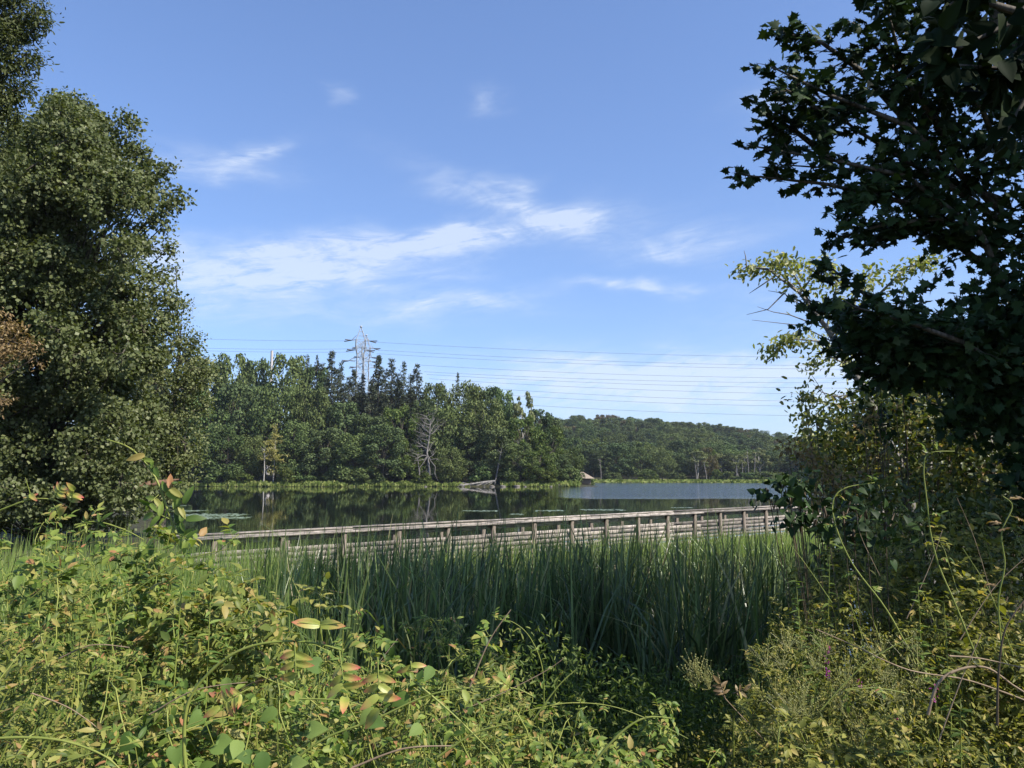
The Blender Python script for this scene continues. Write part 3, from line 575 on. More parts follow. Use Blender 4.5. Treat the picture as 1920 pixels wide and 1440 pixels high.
for ri, D in enumerate(rows):
    u0, u1 = .03 if D > 400 else .05, .43
    step = 10.5 + D * .006; n = int((u1 - u0) * D / step)
    for j in range(n):
        x = (u0 * D + (j + hr.uniform(.1, .9)) * step); y = D + hr.uniform(-6, 6)
        if cnt >= 268: break
        k = kinds[hr.integers(len(kinds))]
        px = 960 + F * x / y
        if D > 560 and abs(px - 1145) < 22: k = 'rust1'
        elif D > 500 and hr.random() < .08: k = 'rust1'
        w_ = hr.uniform(9.5, 18); tree(k, x, y, w_, hr.uniform(9.5, 16), 'russet brown crown among the green trees of the far hill' if k == 'rust1' else 'rounded green tree in the dense wood covering the far hill', group=G2); cnt += 1
print('hill trees', cnt)
# marsh / shore grass
def grass_strip(name, pts, dens, hgt, mat, label, seed, lw=.05):
    rng = np.random.default_rng(seed); mb = MB()
    for (x0, y0, x1, y1, wd) in pts:
        Lg = math.hypot(x1 - x0, y1 - y0); n = int(Lg * wd * dens); t = rng.random(n)
        x = x0 + (x1 - x0) * t; y = y0 + (y1 - y0) * t + rng.random(n) * wd
        z = height(x, y); k = z > -.28; x, y, z = x[k], y[k], np.maximum(z[k], 0); n = len(x)
        hh = hgt * rng.uniform(.5, 1.2, n) * (1 + .5 * vnoise(x, y, 1.2).clip(-.8, 1))
        mb.leaves(np.stack([x, y, z], 1), np.stack([rng.normal(size=n) * .35, rng.normal(size=n) * .35, np.ones(n)], 1), np.stack([rng.normal(size=n) * .6, -np.ones(n), np.zeros(n)], 1), hh, DIA, lw / hgt * 3)
    tag(mb.obj(name, M[mat]), label, 'grass', kind='stuff')
def SP(px, D): return (px - 960) / F * D
grass_strip('shore_grass', [(SP(300, 178), 176.5, SP(880, 178), 176.5, 6), (SP(700, 178), 175.5, SP(800, 178), 175.5, 7), (SP(940, 178), 176, SP(1085, 178), 175, 9)], 14, .8, 'marsh', 'bright green grass fringe along the far promontory waterline', 4, .22)
grass_strip('marsh_grass', [(SP(1040, 200), 200, SP(1120, 205), 204, 30), (SP(1050, 250), 249, 130, 249, 14), (SP(1050, 270), 262, 135, 262, 40), (SP(1340, 260), 248, SP(1560, 260), 246, 10)], 2.4, .6, 'marsh', 'yellow green marsh grass along the far shore', 6, .5)
for px, D, tp, wp, lb in [(1345, 300, 880, 26, 'low bush left of the short thick pale trunk'), (1368, 296, 884, 36, 'low bush right of the short thick pale trunk'), (1400, 292, 886, 44, 'low bush below the tallest pale trunk on the far shore'), (1430, 290, 884, 44, 'low bush right of the pale trunks on the far shore'), (1465, 294, 886, 40, 'second low bush right of the pale trunks on the far shore'),
                      (1510, 296, 882, 44, 'last low bush on the far shore before the orange leaved bough'), (1270, 300, 886, 30, 'low bush left of the round pale crown'), (1215, 303, 884, 36, 'low bush behind the middle of the far marsh'), (1150, 303, 886, 34, 'low bush behind the left of the far marsh'), (1102, 210, 893, 22, 'small bush in front of the hut wall')]:
    tree_px('bush2' if int(px) % 2 else 'bush1', px, D, tp, wp, lb, 'bush', 'bushes at the edge of the far marsh', 'marsh_bush')
# lily pads
rng = np.random.default_rng(9); mb = MB()
_a = np.arange(8) * 2 * pi / 8; DISC = (np.stack([np.cos(_a), np.sin(_a), 0 * _a], 1), np.array([list(range(8))]))
for px, py, wp, dd, n in [(900, 957, 62, .8, 120), (968, 963, 24, .6, 40), (1032, 956.5, 54, .8, 110), (1130, 955, 80, 1.2, 140), (395, 965, 120, 2.0, 500), (410, 970, 110, 1.2, 330), (350, 957, 60, 1.2, 160), (300, 948, 90, 2, 200), (1280, 951, 40, .6, 50)]:
    D = CAMZ * F / (py - 889); c = P(px, py, D)
    x = c[0] + rng.uniform(-.5, .5, n) * wp * D / F; y = D + rng.normal(size=n) * dd * .5
    mb.leaves(np.stack([x, y, np.full(n, .012) + rng.random(n) * .01], 1), np.stack([rng.normal(size=n), rng.normal(size=n), np.zeros(n)], 1), np.stack([rng.normal(size=n) * .05, rng.normal(size=n) * .05, np.ones(n)], 1), rng.uniform(.07, .14, n), DISC)
tag(mb.obj('lily_pads', M['pad']), 'thin pale streaks of lily pads floating on the dark lake', 'water plants', kind='stuff')
# ------------------------------------------------------------------ boardwalk
def boardwalk():
    A = np.array([-6.16, 16.0]); B = np.array([10.86, 30.9]); d = (B - A) / np.linalg.norm(B - A); nrm = np.array([-d[1], d[0]]); A = A - nrm * 1.15; B = B - nrm * 1.15
    A = A - d * .6; B = B + d * 9
    LEN = np.linalg.norm(B - A); ang = atan2(d[1], d[0]); RT = 1.63; DK = .52; rng = np.random.default_rng(2)
    o = thing('boardwalk', (A[0], A[1], 0), 'long weathered grey wooden boardwalk with post and rail sides crossing the lake edge', 'boardwalk'); o.rotation_euler.z = ang
    wd = 1.0
    dk = MB(); x = 0
    while x < LEN: dk.box((x + .07, wd / 2, DK + rng.uniform(-.004, .004)), (.132, wd + .2, .04)); x += .142
    dk.obj('deck', M['wood'], o)
    st = MB()
    for yy in (-.02, wd + .02): st.box((LEN / 2, yy, DK - .14), (LEN, .05, .22))
    st.obj('deck_beam', M['post'], o)
    off = {0: 0.35, 1: 1.0}
    for side, yy in ((0, -.09), (1, wd + .09)):
        x = off[side]
        while x < LEN:
            p = MB(); p.box((0, 0, (RT - .04 - .9) / 2 + 0), (.085, .085, RT - .04 + .9), 0); q = p.obj('post', M['post'], o); q.location = (x, yy, 0); x += 1.35
        out = -1 if side == 0 else 1
        z0 = RT
        for nm, cz, ht, th, yo in (('cap_rail', z0 - .02, .036, .14, 0), ('top_rail', z0 - .10, .09, .035, -out * .072), ('middle_rail', z0 - .42, .1, .035, -out * .072), ('middle_rail', z0 - .66, .1, .035, -out * .072), ('lower_rail', z0 - .9, .1, .035, -out * .072)):
            r = MB(); x = 0
            while x < LEN:
                l2 = min(3.9, LEN - x); r.box((x + l2 / 2, yy + yo, cz + rng.uniform(-.006, .006)), (l2 - .012, th, ht), rng.uniform(-.0015, .0015)); x += 3.9
            r.obj(nm, M['wood'], o)
boardwalk()
# ------------------------------------------------------------------ cattails
def blades(name, n, region, hfun, width, mat, label, seed, cat, lean=.13, bend=.25, seg=4, keep=None):
    rng = np.random.default_rng(seed); x, y = region(rng, n)
    z = np.maximum(height(x, y), -.15); h = hfun(x, y, rng) * rng.uniform(.55, 1.08, len(x)); n = len(x)
    k = h > .25; x, y, z, h = x[k], y[k], z[k], h[k]; n = len(x)
    a = rng.random(n) * 2 * pi; dirx = np.cos(a) * lean * rng.random(n) + .05; diry = np.sin(a) * lean * rng.random(n)
    bd = bend * rng.random(n) ** 2.2; fa = rng.random(n) * pi; sx_ = np.cos(fa); sy_ = np.sin(fa) * .6
    t = np.linspace(0, 1, seg + 1); wt = width * rng.uniform(.6, 1.3, n)
    prof = np.array([.8, 1, .95, .7, .12]) if seg == 4 else np.interp(t, [0, .3, .8, 1], [.8, 1, .7, .1])
    off = (t[None] * h[:, None]); cx = x[:, None] + dirx[:, None] * off + np.cos(a)[:, None] * bd[:, None] * h[:, None] * t[None] ** 3
    cy = y[:, None] + diry[:, None] * off + np.sin(a)[:, None] * bd[:, None] * h[:, None] * t[None] ** 3
    cz = z[:, None] + off * (1 - bd[:, None] * .5 * t[None] ** 3)
    hw = wt[:, None] * prof[None] / 2
    Lp = np.stack([cx - sx_[:, None] * hw, cy - sy_[:, None] * hw, cz], -1); Rp = np.stack([cx + sx_[:, None] * hw, cy + sy_[:, None] * hw, cz], -1)
    V = np.stack([Lp, Rp], 2).reshape(n, -1, 3); k2 = 2 * (seg + 1)
    f = np.array([[2 * i, 2 * i + 1, 2 * i + 3, 2 * i + 2] for i in range(seg)])
    mb = MB(); mb.add(V.reshape(-1, 3), ((np.arange(n) * k2)[:, None, None] + f[None]).reshape(-1, 4))
    return tag(mb.obj(name, M[mat]), label, cat, kind='stuff')
def walk_y(x): return 14.5 + (x + 6.16) * 14.9 / 17.02
def reg_cat(rng, n):
    m = n // 15; y0 = rng.uniform(7.6, 13.8, m); x0 = rng.uniform(-4.8, 7.6, m); k = np.repeat(np.arange(m), 15)
    x = x0[k] + rng.normal(size=len(k)) * .075; y = y0[k] + rng.normal(size=len(k)) * .075
    cl = vnoise(x0 * 3, y0 * 3, 1.0) + rng.normal(size=m) * .9; kk = ((cl > -.7) & (x0 > -.36 * y0 + .3) & (x0 < .385 * y0) & (y0 < walk_y(x0) - .8))[k]; return x[kk], y[kk]
def h_cat(x, y, rng):
    # top line of the cattail bed, about eye height minus a little
    u = x / y; top = np.interp(u, [-.36, -.28, -.2, -.05, .05, .15, .3, .37], [1.87, 1.95, 2.04, 2.08, 2.1, 2.1, 2.07, 1.98])
    top = top - np.clip(y - 9.5, 0, 9) * .075 + .16 * vnoise(x * 3.1, y * 3.1, 2) + .16 * vnoise(x * 8, y * 8)
    return top - np.maximum(height(x, y), -.15)
blades('cattails', 21000, reg_cat, h_cat, .029, 'reed', 'dense bed of dark green cattail blades in front of the boardwalk', 21, 'cattails', lean=.2, bend=.5)
M['deadreed'] = leafmat('dead_cattail_blades', [(.16, .12, .07), (.3, .24, .15), (.42, .36, .25)], .15, .6, 0, .1)
blades('dead_reeds', 1500, reg_cat, lambda x, y, r: h_cat(x, y, r) * .98, .02, 'deadreed', 'scattered dry tan cattail blades bent over in the green bed', 26, 'cattails', lean=.5, bend=.95)
def reg_left(rng, n):
    y = rng.uniform(6.8, 13.5, n); x = rng.uniform(-11, -1.6, n); k = (x < -.27 * y + .4 * rng.normal(size=n)) & (x > -.72 * y); return x[k], y[k]
blades('reed_grass', 17000, reg_left, lambda x, y, r: np.interp(y, [6.8, 9, 13.5], [1.5, 1.9, 1.85]) - np.maximum(height(x, y), -.15) + .1 * vnoise(x * 4, y * 4), .017, 'reed_lit', 'light green reed grass behind the brambles on the left', 22, 'reeds', lean=.1, bend=.2)
def reg_back(rng, n):
    x = rng.uniform(-3, 13, n); y = walk_y(x) - rng.uniform(.5, 5.5, n); k = (y > 11.5) & (x < .40 * y) & (x > -.1 * y); return x[k], y[k]
blades('marsh_sedge', 15000, reg_back, lambda x, y, r: np.interp(y, [11, 16, 24], [1.6, 1.45, 1.15]) + .1, .022, 'reed_lit', 'pale yellow green sedge between the cattails and boardwalk', 23, 'sedge', lean=.12, bend=.3)
def reg_tall(rng, n):
    y = rng.uniform(9, 13, n); x = rng.uniform(-.37, .36, n) * y; return x, y
blades('tall_cattail_tips', 420, reg_tall, lambda x, y, r: 2.25 + .25 * r.random(len(x)), .02, 'reed', 'scattered taller cattail tips standing above the bed', 24, 'cattails', lean=.12, bend=.5)

# ------------------------------------------------------------------ near trees: limbs and leaf clumps
def clump_tree(o, blobs, mat, seed, sub, per, leaf, tmpl, droop=.3, subr=.26, trunk=None, bark='bark', limbs=True, crown='crown', flat=1.0, stems=None):
    "blobs: (centre, radius) in world space; each blob carries leafy sprays"
    rng = np.random.default_rng(seed); mb = MB(); tb = MB(); O = np.array(o.location)
    for c, r in blobs:
        c = np.asarray(c, float); n = max(3, int(sub * r * r)); d = rdir(rng, n)
        cc = c + d * r * (rng.uniform(.45, 1.0, n) ** .6)[:, None] * np.array([1, 1, flat])
        m = per; idx = np.repeat(np.arange(n), m)
        p = cc[idx] + rng.normal(size=(n * m, 3)) * subr * np.array([1, 1, .75]) * .55
        out = unit(p - c)
        f = unit(out * .5 + rng.normal(size=(n * m, 3)) * .7 + np.array([0, 0, -droop]))
        nr = unit(rng.normal(size=(n * m, 3)) * .5 + out * .65 + np.array([0, -.1, .35]))
        mb.leaves(p - O, f, nr, leaf * rng.uniform(.5, 1.4, n * m), tmpl)
        if limbs:
            for k in range(0, n, 3): tb.tube([c - O, (c + cc[k]) / 2 - O + [0, 0, -.05], cc[k] - O], [.022 * (r + .3), .014 * (r + .3), .005], 4)
    if stems is not None:
        for pts, rr in stems: tb.tube(pts, rr, 5)
    if trunk is not None:
        T = np.array(trunk[0]); R = np.array(trunk[1]); tb.tube(T - O, R, 9)
        for c, r in blobs:
            c = np.asarray(c, float); z = T[:, 2]; zz = np.clip(c[2] - .45 * np.linalg.norm(c[:2] - T[-1, :2]) - .3, z[0] + .5, z[-1]); q = np.array([np.interp(zz, z, T[:, i]) for i in range(3)])
            mid = (q + c) / 2 + np.array([0, 0, -.12 * np.linalg.norm(c - q) * .5]); rr = .012 + .014 * np.linalg.norm(c - q) ** .5
            tb.tube([q - O, mid - O, c - O], [rr, rr * .7, rr * .35], 6)
    mb.obj(crown, M[mat], o)
    if tb.n: tb.obj('trunk' if stems is None else 'stem', M[bark], o, True)
rng = np.random.default_rng(50)
# big poplar-like tree on the left bank: blobs follow its crown
bl_ = []
edge = [(190, 125, 165), (215, 110, 195), (250, 95, 222), (272, 60, 262), (310, 0, 292), (345, -40, 312), (374, -60, 330), (400, -60, 296), (450, -60, 306), (500, -80, 298), (545, -80, 318), (600, -80, 322), (700, -80, 325), (840, -80, 325), (900, -80, 312), (945, -80, 270)]
ye = [e[0] for e in edge]; x0e = [e[1] for e in edge]; x1e = [e[2] for e in edge]
for i in range(290):
    py = 195 + 750 * rng.random() ** .92; xr = np.interp(py, ye, x1e); xl = np.interp(py, ye, x0e) - 10
    D = 24 + rng.uniform(-2.8, 3.4)
    rp = rng.uniform(26, 52); px = rng.uniform(xl, max(xl + 5, xr - rp - (20 if py < 620 else 0)))
    rp = min(rp, max(14, (py - 160) * .5)); bl_.append((P(px, py, D), rp * D / F))
for px, py, r in [(-10, 930, 60), (40, 960, 50), (100, 950, 50), (160, 965, 40), (220, 960, 36), (-60, 960, 60), (-40, 850, 70), (10, 780, 60)]: bl_.append((P(px, py, 23), r * 23 / F))
for px, py, r in [(142, 186, 17), (150, 222, 34), (186, 212, 15), (120, 205, 15), (234, 214, 18), (246, 236, 13), (196, 250, 28), (238, 262, 20), (264, 278, 20), (284, 298, 20), (311, 322, 15), (296, 345, 28), (340, 374, 11), (320, 384, 20), (288, 402, 24), (306, 424, 14), (284, 455, 24), (312, 470, 9), (282, 508, 22), (304, 530, 17), (316, 560, 16), (300, 590, 28), (95, 262, 30), (60, 292, 34), (85, 232, 14),
                  (325, 372, 14), (270, 350, 40), (250, 310, 36)]:
    bl_.append((P(px, py, 23.8), r * 23.8 / F))
tb_ = P(60, 1000, 25.5); o = thing('poplar_tree', (tb_[0], tb_[1], .5), 'big leafy olive green tree filling the left side of the lake bank', 'tree')
TB = [[tb_[0], tb_[1], .3], [tb_[0] + .3, tb_[1], 5], [tb_[0] + .5, tb_[1] + .2, 9], [tb_[0] + .9, tb_[1], 12.4]]
clump_tree(o, bl_, 'left', 51, 42, 52, .105, OVAL if False else (DIA[0] * np.array([1, 1.35, 1]), DIA[1]), trunk=(TB, [.3, .22, .15, .06]), subr=.28)
# smaller silvery tree on its right
bl_ = []
for px, py, r in [(340, 590, 26), (325, 620, 34), (352, 640, 26), (330, 670, 44), (370, 690, 34), (385, 720, 24), (350, 730, 44), (330, 780, 48), (365, 770, 30), (345, 830, 40), (335, 870, 40), (350, 858, 26), (310, 900, 44), (290, 930, 40), (320, 560, 20), (330, 500, 12), (395, 700, 12), (300, 720, 50), (290, 820, 55), (372, 640, 12)]:
    bl_.append((P(px, py, 27), r * 27 / F))
tb_ = P(300, 980, 27.5); o = thing('young_poplar', (tb_[0], tb_[1], .4), 'lighter grey green young tree on the right edge of the big left tree', 'tree')
clump_tree(o, bl_, 'left3', 52, 36, 42, .10, DIA, trunk=([[tb_[0], tb_[1], .2], [tb_[0] + .2, tb_[1], 3], [tb_[0] + .4, tb_[1], 7]], [.14, .1, .03]), subr=.28)
# top left corner tree, nearer
bl_ = [(P(px, py, 15), r * 15 / F) for px, py, r in [(-20, 20, 60), (30, 30, 46), (62, 20, 24), (20, 90, 40), (50, 100, 24), (-10, 150, 60), (25, 170, 30), (0, 210, 30), (-30, 260, 50), (78, 42, 10), (-60, 330, 60), (10, 215, 16), (-80, 100, 80), (-60, -60, 90), (40, -60, 60)]]
o = thing('willow_tree', (-12, 15.5, .3), 'dark narrow leaved tree hanging into the top left corner', 'tree')
clump_tree(o, bl_, 'left2', 53, 110, 60, .09, ov(.7), trunk=([[-12, 15.5, .2], [-11.8, 15.5, 5], [-11, 15.3, 11]], [.3, .22, .1]), subr=.22)
bl_ = [(P(px, py, 19), r * 19 / F) for px, py, r in [(-10, 640, 48), (20, 640, 34), (45, 655, 22), (68, 668, 14), (0, 610, 26), (-60, 660, 60), (-50, 740, 60)]]
o = thing('russet_tree', (-14, 19.3, .3), 'orange brown leaved tree showing at the left edge of the frame', 'tree')
clump_tree(o, bl_, 'russet', 54, 60, 40, .09, ov(.7), trunk=([[-14, 19.3, .2], [-13.6, 19.2, 3], [-13, 19, 5.6]], [.2, .15, .06]), subr=.22)
# light treetop behind, upper left
bl_ = [(P(px, py, 30), r * 30 / F) for px, py, r in [(20, 250, 36), (45, 275, 28), (10, 310, 50), (-20, 230, 50), (60, 300, 20)]]
o = thing('ash_tree', (-18, 30.5, .3), 'lighter yellow green treetop behind the corner tree at upper left', 'tree')
clump_tree(o, bl_, 'pale', 57, 30, 30, .10, ov(.8), trunk=([[-18, 30.5, -.2], [-18, 30.5, 7], [-18, 30, 14]], [.25, .2, .08]), subr=.26)
# fallen log on left bank
a = P(228, 908, 24); b = P(300, 905, 24.5); m = MB(); m.tube([a - a + [-1.2, 0, .25], [0, 0, .02], (b - a) * .5 + [0, 0, -.06], b - a, b - a + [.5, .2, .1]], [.03, .07, .11, .09, .02], 8)
o = m.obj('fallen_branch', solidmat('brown_bark', (.09, .05, .03), (.2, .12, .08), 8), smooth=True); o.location = a; tag(o, 'brown fallen branch jutting over the water under the left trees', 'branch')
m = MB(); m.tube([[a[0] - 1.5, a[1], a[2] + .3], [a[0] - 3, a[1] + .3, .3]], [.07, .1], 6)

# ------------------------------------------------------------------ right maple
rng = np.random.default_rng(60)
TR = np.array([P(2010, 1000, 7.6), P(1990, 700, 7.4), P(1950, 400, 7.1), P(1930, 150, 6.8), P(1920, -150, 6.6)]); TR[0][2] = .9
o = thing('maple_tree', (TR[0][0], TR[0][1], .9), 'dark maple with lobed leaves silhouetted along the right side', 'tree'); O = np.array(o.location)
limbs = [([(1890, 560), (1840, 440), (1700, 330), (1560, 300), (1400, 272)], 6.2), ([(1870, 520), (1700, 380), (1550, 345), (1392, 328)], 6.4), ([(1880, 400), (1700, 235), (1560, 180), (1440, 122)], 6.0), ([(1720, 250), (1610, 130), (1540, 80), (1472, 62)], 6.0),
         ([(1780, 260), (1690, 120), (1662, 12)], 5.9), ([(1880, 480), (1760, 410), (1660, 420), (1575, 445)], 6.3), ([(1880, 650), (1760, 610), (1650, 575), (1545, 492)], 6.1), ([(1890, 640), (1720, 620), (1600, 600), (1515, 562)], 6.3),
         ([(1890, 680), (1740, 690), (1610, 690)], 6.5), ([(1885, 320), (1840, 200), (1760, 150)], 6.1), ([(1560, 300), (1490, 245), (1440, 215)], 6.1), ([(1620, 190), (1540, 210), (1470, 165)], 6.0), ([(1700, 330), (1620, 350), (1600, 400)], 6.2),
         ([(1800, 300), (1720, 180), (1600, 40)], 6.1), ([(1880, 420), (1800, 360), (1680, 290), (1600, 240), (1500, 150)], 6.5), ([(1850, 620), (1700, 640), (1580, 640)], 6.8), ([(1890, 460), (1780, 415), (1700, 420), (1640, 455)], 6.6),
         ([(1890, 380), (1760, 330), (1640, 320), (1480, 310)], 6.7), ([(1880, 690), (1800, 640), (1690, 600), (1600, 575)], 5.8)]
lm = MB(); tb = MB(); tb.tube(TR - O, [.16, .14, .11, .09, .05], 9)
def spray(pts, r0, r1, n, tip=.25):
    pts = np.asarray(pts); t = rng.random(n) ** .62; s = t * (len(pts) - 1); i = np.minimum(s.astype(int), len(pts) - 2); fr = (s - i)[:, None]
    p = pts[i] * (1 - fr) + pts[i + 1] * fr; d = unit(pts[i + 1] - pts[i]); sg = (r0 * (1 - t) + r1 * t)[:, None]
    return p + rng.normal(size=(n, 3)) * sg * np.array([1, 1, .75]), d
for path, D in limbs:
    D0 = 7.0; k = len(path); pts = np.array([P(x, y, D0 * (1 - i / (k - 1)) ** 2 + D * (1 - (1 - i / (k - 1)) ** 2)) for i, (x, y) in enumerate(path)])
    tb.tube(pts - O, np.linspace(.035, .006, k), 5)
    main = unit(pts[-1] - pts[0])
    for q in range(19):
        t0 = (.08 + .92 * (q + rng.random()) / 19) * (k - 1); i = min(int(t0), k - 2); c = pts[i] + (pts[i + 1] - pts[i]) * (t0 - i); ln = rng.uniform(.16, .42) * (1.15 - .6 * t0 / (k - 1))
        sd = unit(np.cross(unit(pts[i + 1] - pts[i]), [0, .35, 1])) * (1 if q % 2 else -1); dd = unit(main * .75 + sd * rng.uniform(.3, 1) + rng.normal(size=3) * np.array([.25, .3, .3]))
        if q == 18: dd = main
        e = c + dd * ln + np.array([0, 0, rng.uniform(-.08, .03)]); tb.tube([c - O, (c + e) / 2 - O + [0, 0, .015], e - O], [.006, .004, .002], 3)
        n = int(7 + ln * 22); tt = np.linspace(.2, 1.05, n)[:, None]; lf = unit(np.cross(dd, [0, 0, 1])) * np.where(np.arange(n) % 2, 1, -1)[:, None]
        p = c + (e - c) * tt + rng.normal(size=(n, 3)) * .028; f = unit(dd * .7 + lf * .8 + rng.normal(size=(n, 3)) * .35 + np.array([0, 0, -.35]))
        lm.leaves(p - O, f, unit(rng.normal(size=(n, 3)) * .5 + np.array([.1, -.45, .6])), rng.uniform(.055, .105, n), MAPLE)
for px, py, r, D in [(1750, 250, 85, 6.6), (1850, 180, 80, 6.6), (1800, 330, 90, 6.8), (1900, 300, 80, 6.5), (1720, 340, 70, 6.5), (1880, 430, 55, 6.8), (1740, 405, 45, 6.6), (1900, 560, 90, 6.9), (1690, 625, 62, 6.5), (1780, 650, 52, 6.6), (1850, 640, 80, 6.9), (1900, 60, 70, 6.5), 
                     (1760, 690, 70, 6.6), (1680, 690, 50, 6.6), (1900, 720, 70, 6.9), (1980, 400, 120, 6.8), (1980, 200, 120, 6.8), (1980, 650, 120, 6.9), (1620, 620, 50, 6.5), (1830, 740, 60, 7), (1890, 790, 60, 7), (1930, 870, 60, 7), (1800, 790, 40, 7), (1960, 940, 60, 7)]:
    c = P(px, py, D); r_ = r * D / F; n = int((85 if py < 420 else 130 if py < 480 else 240) * (r / 60) ** 2); p = c + rng.normal(size=(n, 3)) * r_ * .5
    f = unit(rng.normal(size=(n, 3)) * .7 + np.array([-.2, 0, -.4])); lm.leaves(p - O, f, unit(rng.normal(size=(n, 3)) * .6 + np.array([.1, -.5, .5])), rng.uniform(.06, .105, n), MAPLE)
# the upper crown, above the frame, that shades the lower limbs
for c, r, n in [((5.5, 7.5, 8.6), 1.4, 1700), ((7.5, 6.5, 9.2), 1.7, 1500), ((4.2, 7.0, 8.0), 1.0, 1500), ((6.8, 5.0, 8.2), 1.5, 2600), ((6.4, 6.6, 8.0), 1.2, 1800), ((8.6, 4.8, 6.8), 1.5, 2400), ((7.4, 3.4, 8.2), 1.3, 1500), ((9.8, 3.2, 7.4), 1.6, 2600), ((8.0, 3.0, 8.1), 1.05, 2400)]:
    p = np.array(c) + rdir(rng, n) * (r * rng.random(n) ** .4)[:, None]; f = unit(rng.normal(size=(n, 3)) + np.array([0, 0, -.4]))
    lm.leaves(p - O, f, unit(rng.normal(size=(n, 3)) * .5 + np.array([0, 0, .8])), rng.uniform(.11, .16, n), MAPLE); tb.tube([TR[3] - O, (TR[3] + np.array(c)) / 2 - O, np.array(c) - O], [.07, .05, .03], 6)
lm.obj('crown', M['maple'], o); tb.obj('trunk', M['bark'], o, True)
# large oval leaves hanging at the top right
o = thing('catalpa_tree', (3.2, 1.6, 1.2), 'branch of very large dark oval leaves hanging in at top right', 'tree'); O = np.array(o.location); lm = MB(); tb = MB(); rng = np.random.default_rng(61)
tb.tube([[0, 0, -.2], [.1, .2, 1.5], [0, .6, 3], P(2000, -80, 2.6) - O], [.06, .05, .04, .03], 7)
for path in [[(2000, -80), (1900, 40), (1800, 90), (1745, 70)], [(2000, -60), (1930, 100), (1860, 150)], [(1900, 20), (1800, -10), (1780, 10)], [(1990, 0), (1930, 170), (1880, 260)], [(1960, 60), (1900, 130), (1760, 120)]]:
    pts = np.array([P(x, y, 2.6) for x, y in path]); tb.tube(pts - O, np.linspace(.014, .004, len(pts)), 5); p, d = spray(pts, .09, .02, 30)
    f = unit(d * .4 + rng.normal(size=p.shape) * .6 + np.array([0, 0, -.4])); lm.leaves(p - O, f, unit(rng.normal(size=p.shape) * .5 + np.array([.1, -.7, .4])), rng.uniform(.075, .115, len(p)), curved([(0, .01), (.1, .2), (.35, .31), (.65, .26), (.88, .12), (1, .003)], .2, .25))
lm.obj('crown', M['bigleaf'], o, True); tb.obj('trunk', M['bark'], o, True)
# leaning thin locust with pale leaves
o = thing('locust_tree', tuple(np.append(P(1760, 1000, 12)[:2], .6)), 'slender leaning tree with pale yellow green leaves against the sky', 'tree'); O = np.array(o.location); lm = MB(); tb = MB(); rng = np.random.default_rng(62)
T = np.array([O, P(1680, 860, 12), P(1625, 740, 12), P(1590, 680, 12), P(1550, 615, 12), P(1500, 550, 12), P(1440, 505, 12)]); tb.tube(T - O, [.1, .085, .065, .05, .04, .025, .01], 7)
ll = [([(1500, 550), (1460, 510), (1400, 500)], 5, 90), ([(1520, 570), (1480, 500), (1450, 480)], 6, 110), ([(1550, 615), (1570, 530), (1545, 490)], 7, 120), ([(1600, 690), (1540, 640), (1480, 635), (1440, 662)], 6, 170), ([(1600, 690), (1560, 670), (1510, 690)], 5, 60), ([(1560, 630), (1600, 570), (1640, 500)], 7, 120), ([(1640, 560), (1700, 500), (1750, 490)], 8, 150),
      ([(1440, 505), (1400, 500), (1385, 510)], 3, 30), ([(1630, 750), (1580, 760), (1500, 745)], 6, 100), ([(1640, 780), (1560, 790), (1500, 780)], 6, 110), ([(1650, 800), (1580, 830), (1500, 815)], 7, 100), ([(1500, 550), (1530, 510), (1500, 490)], 6, 70), ([(1580, 660), (1620, 620), (1650, 600)], 6, 90)]
for path, sg, n in ll:
    pts = np.array([P(x, y, 12 + rng.uniform(-.3, .3)) for x, y in path]); tb.tube(pts - O, np.linspace(.02, .005, len(pts)), 4); p, d = spray(pts, .15, .09, n * 2)
    m_ = len(p); lm.leaves(p - O, unit(d * .3 + rng.normal(size=(m_, 3)) * .6 + np.array([0, 0, -.5])), unit(rng.normal(size=(m_, 3)) * .6 + np.array([.3, -.6, .5])), rng.uniform(.06, .11, m_), ov(.95))
for path in [[(1540, 600), (1470, 550), (1440, 545)], [(1560, 640), (1500, 610), (1410, 600)], [(1450, 520), (1420, 540), (1405, 550)], [(1560, 620), (1480, 590), (1450, 585), (1420, 575)], [(1600, 740), (1550, 745), (1520, 700)], [(1590, 750), (1540, 735), (1525, 720)], [(1470, 550), (1440, 580), (1400, 590)], [(1400, 500), (1398, 480), (1395, 470)]]:
    pts = np.array([P(x, y, 12) for x, y in path]); tb.tube(pts - O, np.linspace(.012, .003, len(pts)), 4)
lm.obj('crown', M['pale'], o); tb.obj('trunk', M['snag'], o, True)
# slender pale trunks on the right
for px, D, y0, y1, lb in [(1862, 9, 960, 600, 'slim pale barked sapling trunk in the right thicket'), (1745, 10, 960, 720, 'thin grey sapling trunk deep in the right thicket')]:
    a = P(px, y0, D); b = P(px + 6, y1, D); m = MB(); m.tube([[0, 0, -.4], [.03, 0, (b[2] - a[2]) * .5], b - a], [.035, .03, .02], 7); q = m.obj('sapling_trunk', M['bark_pale'], smooth=True); q.location = (a[0], a[1], a[2]); tag(q, lb, 'sapling')

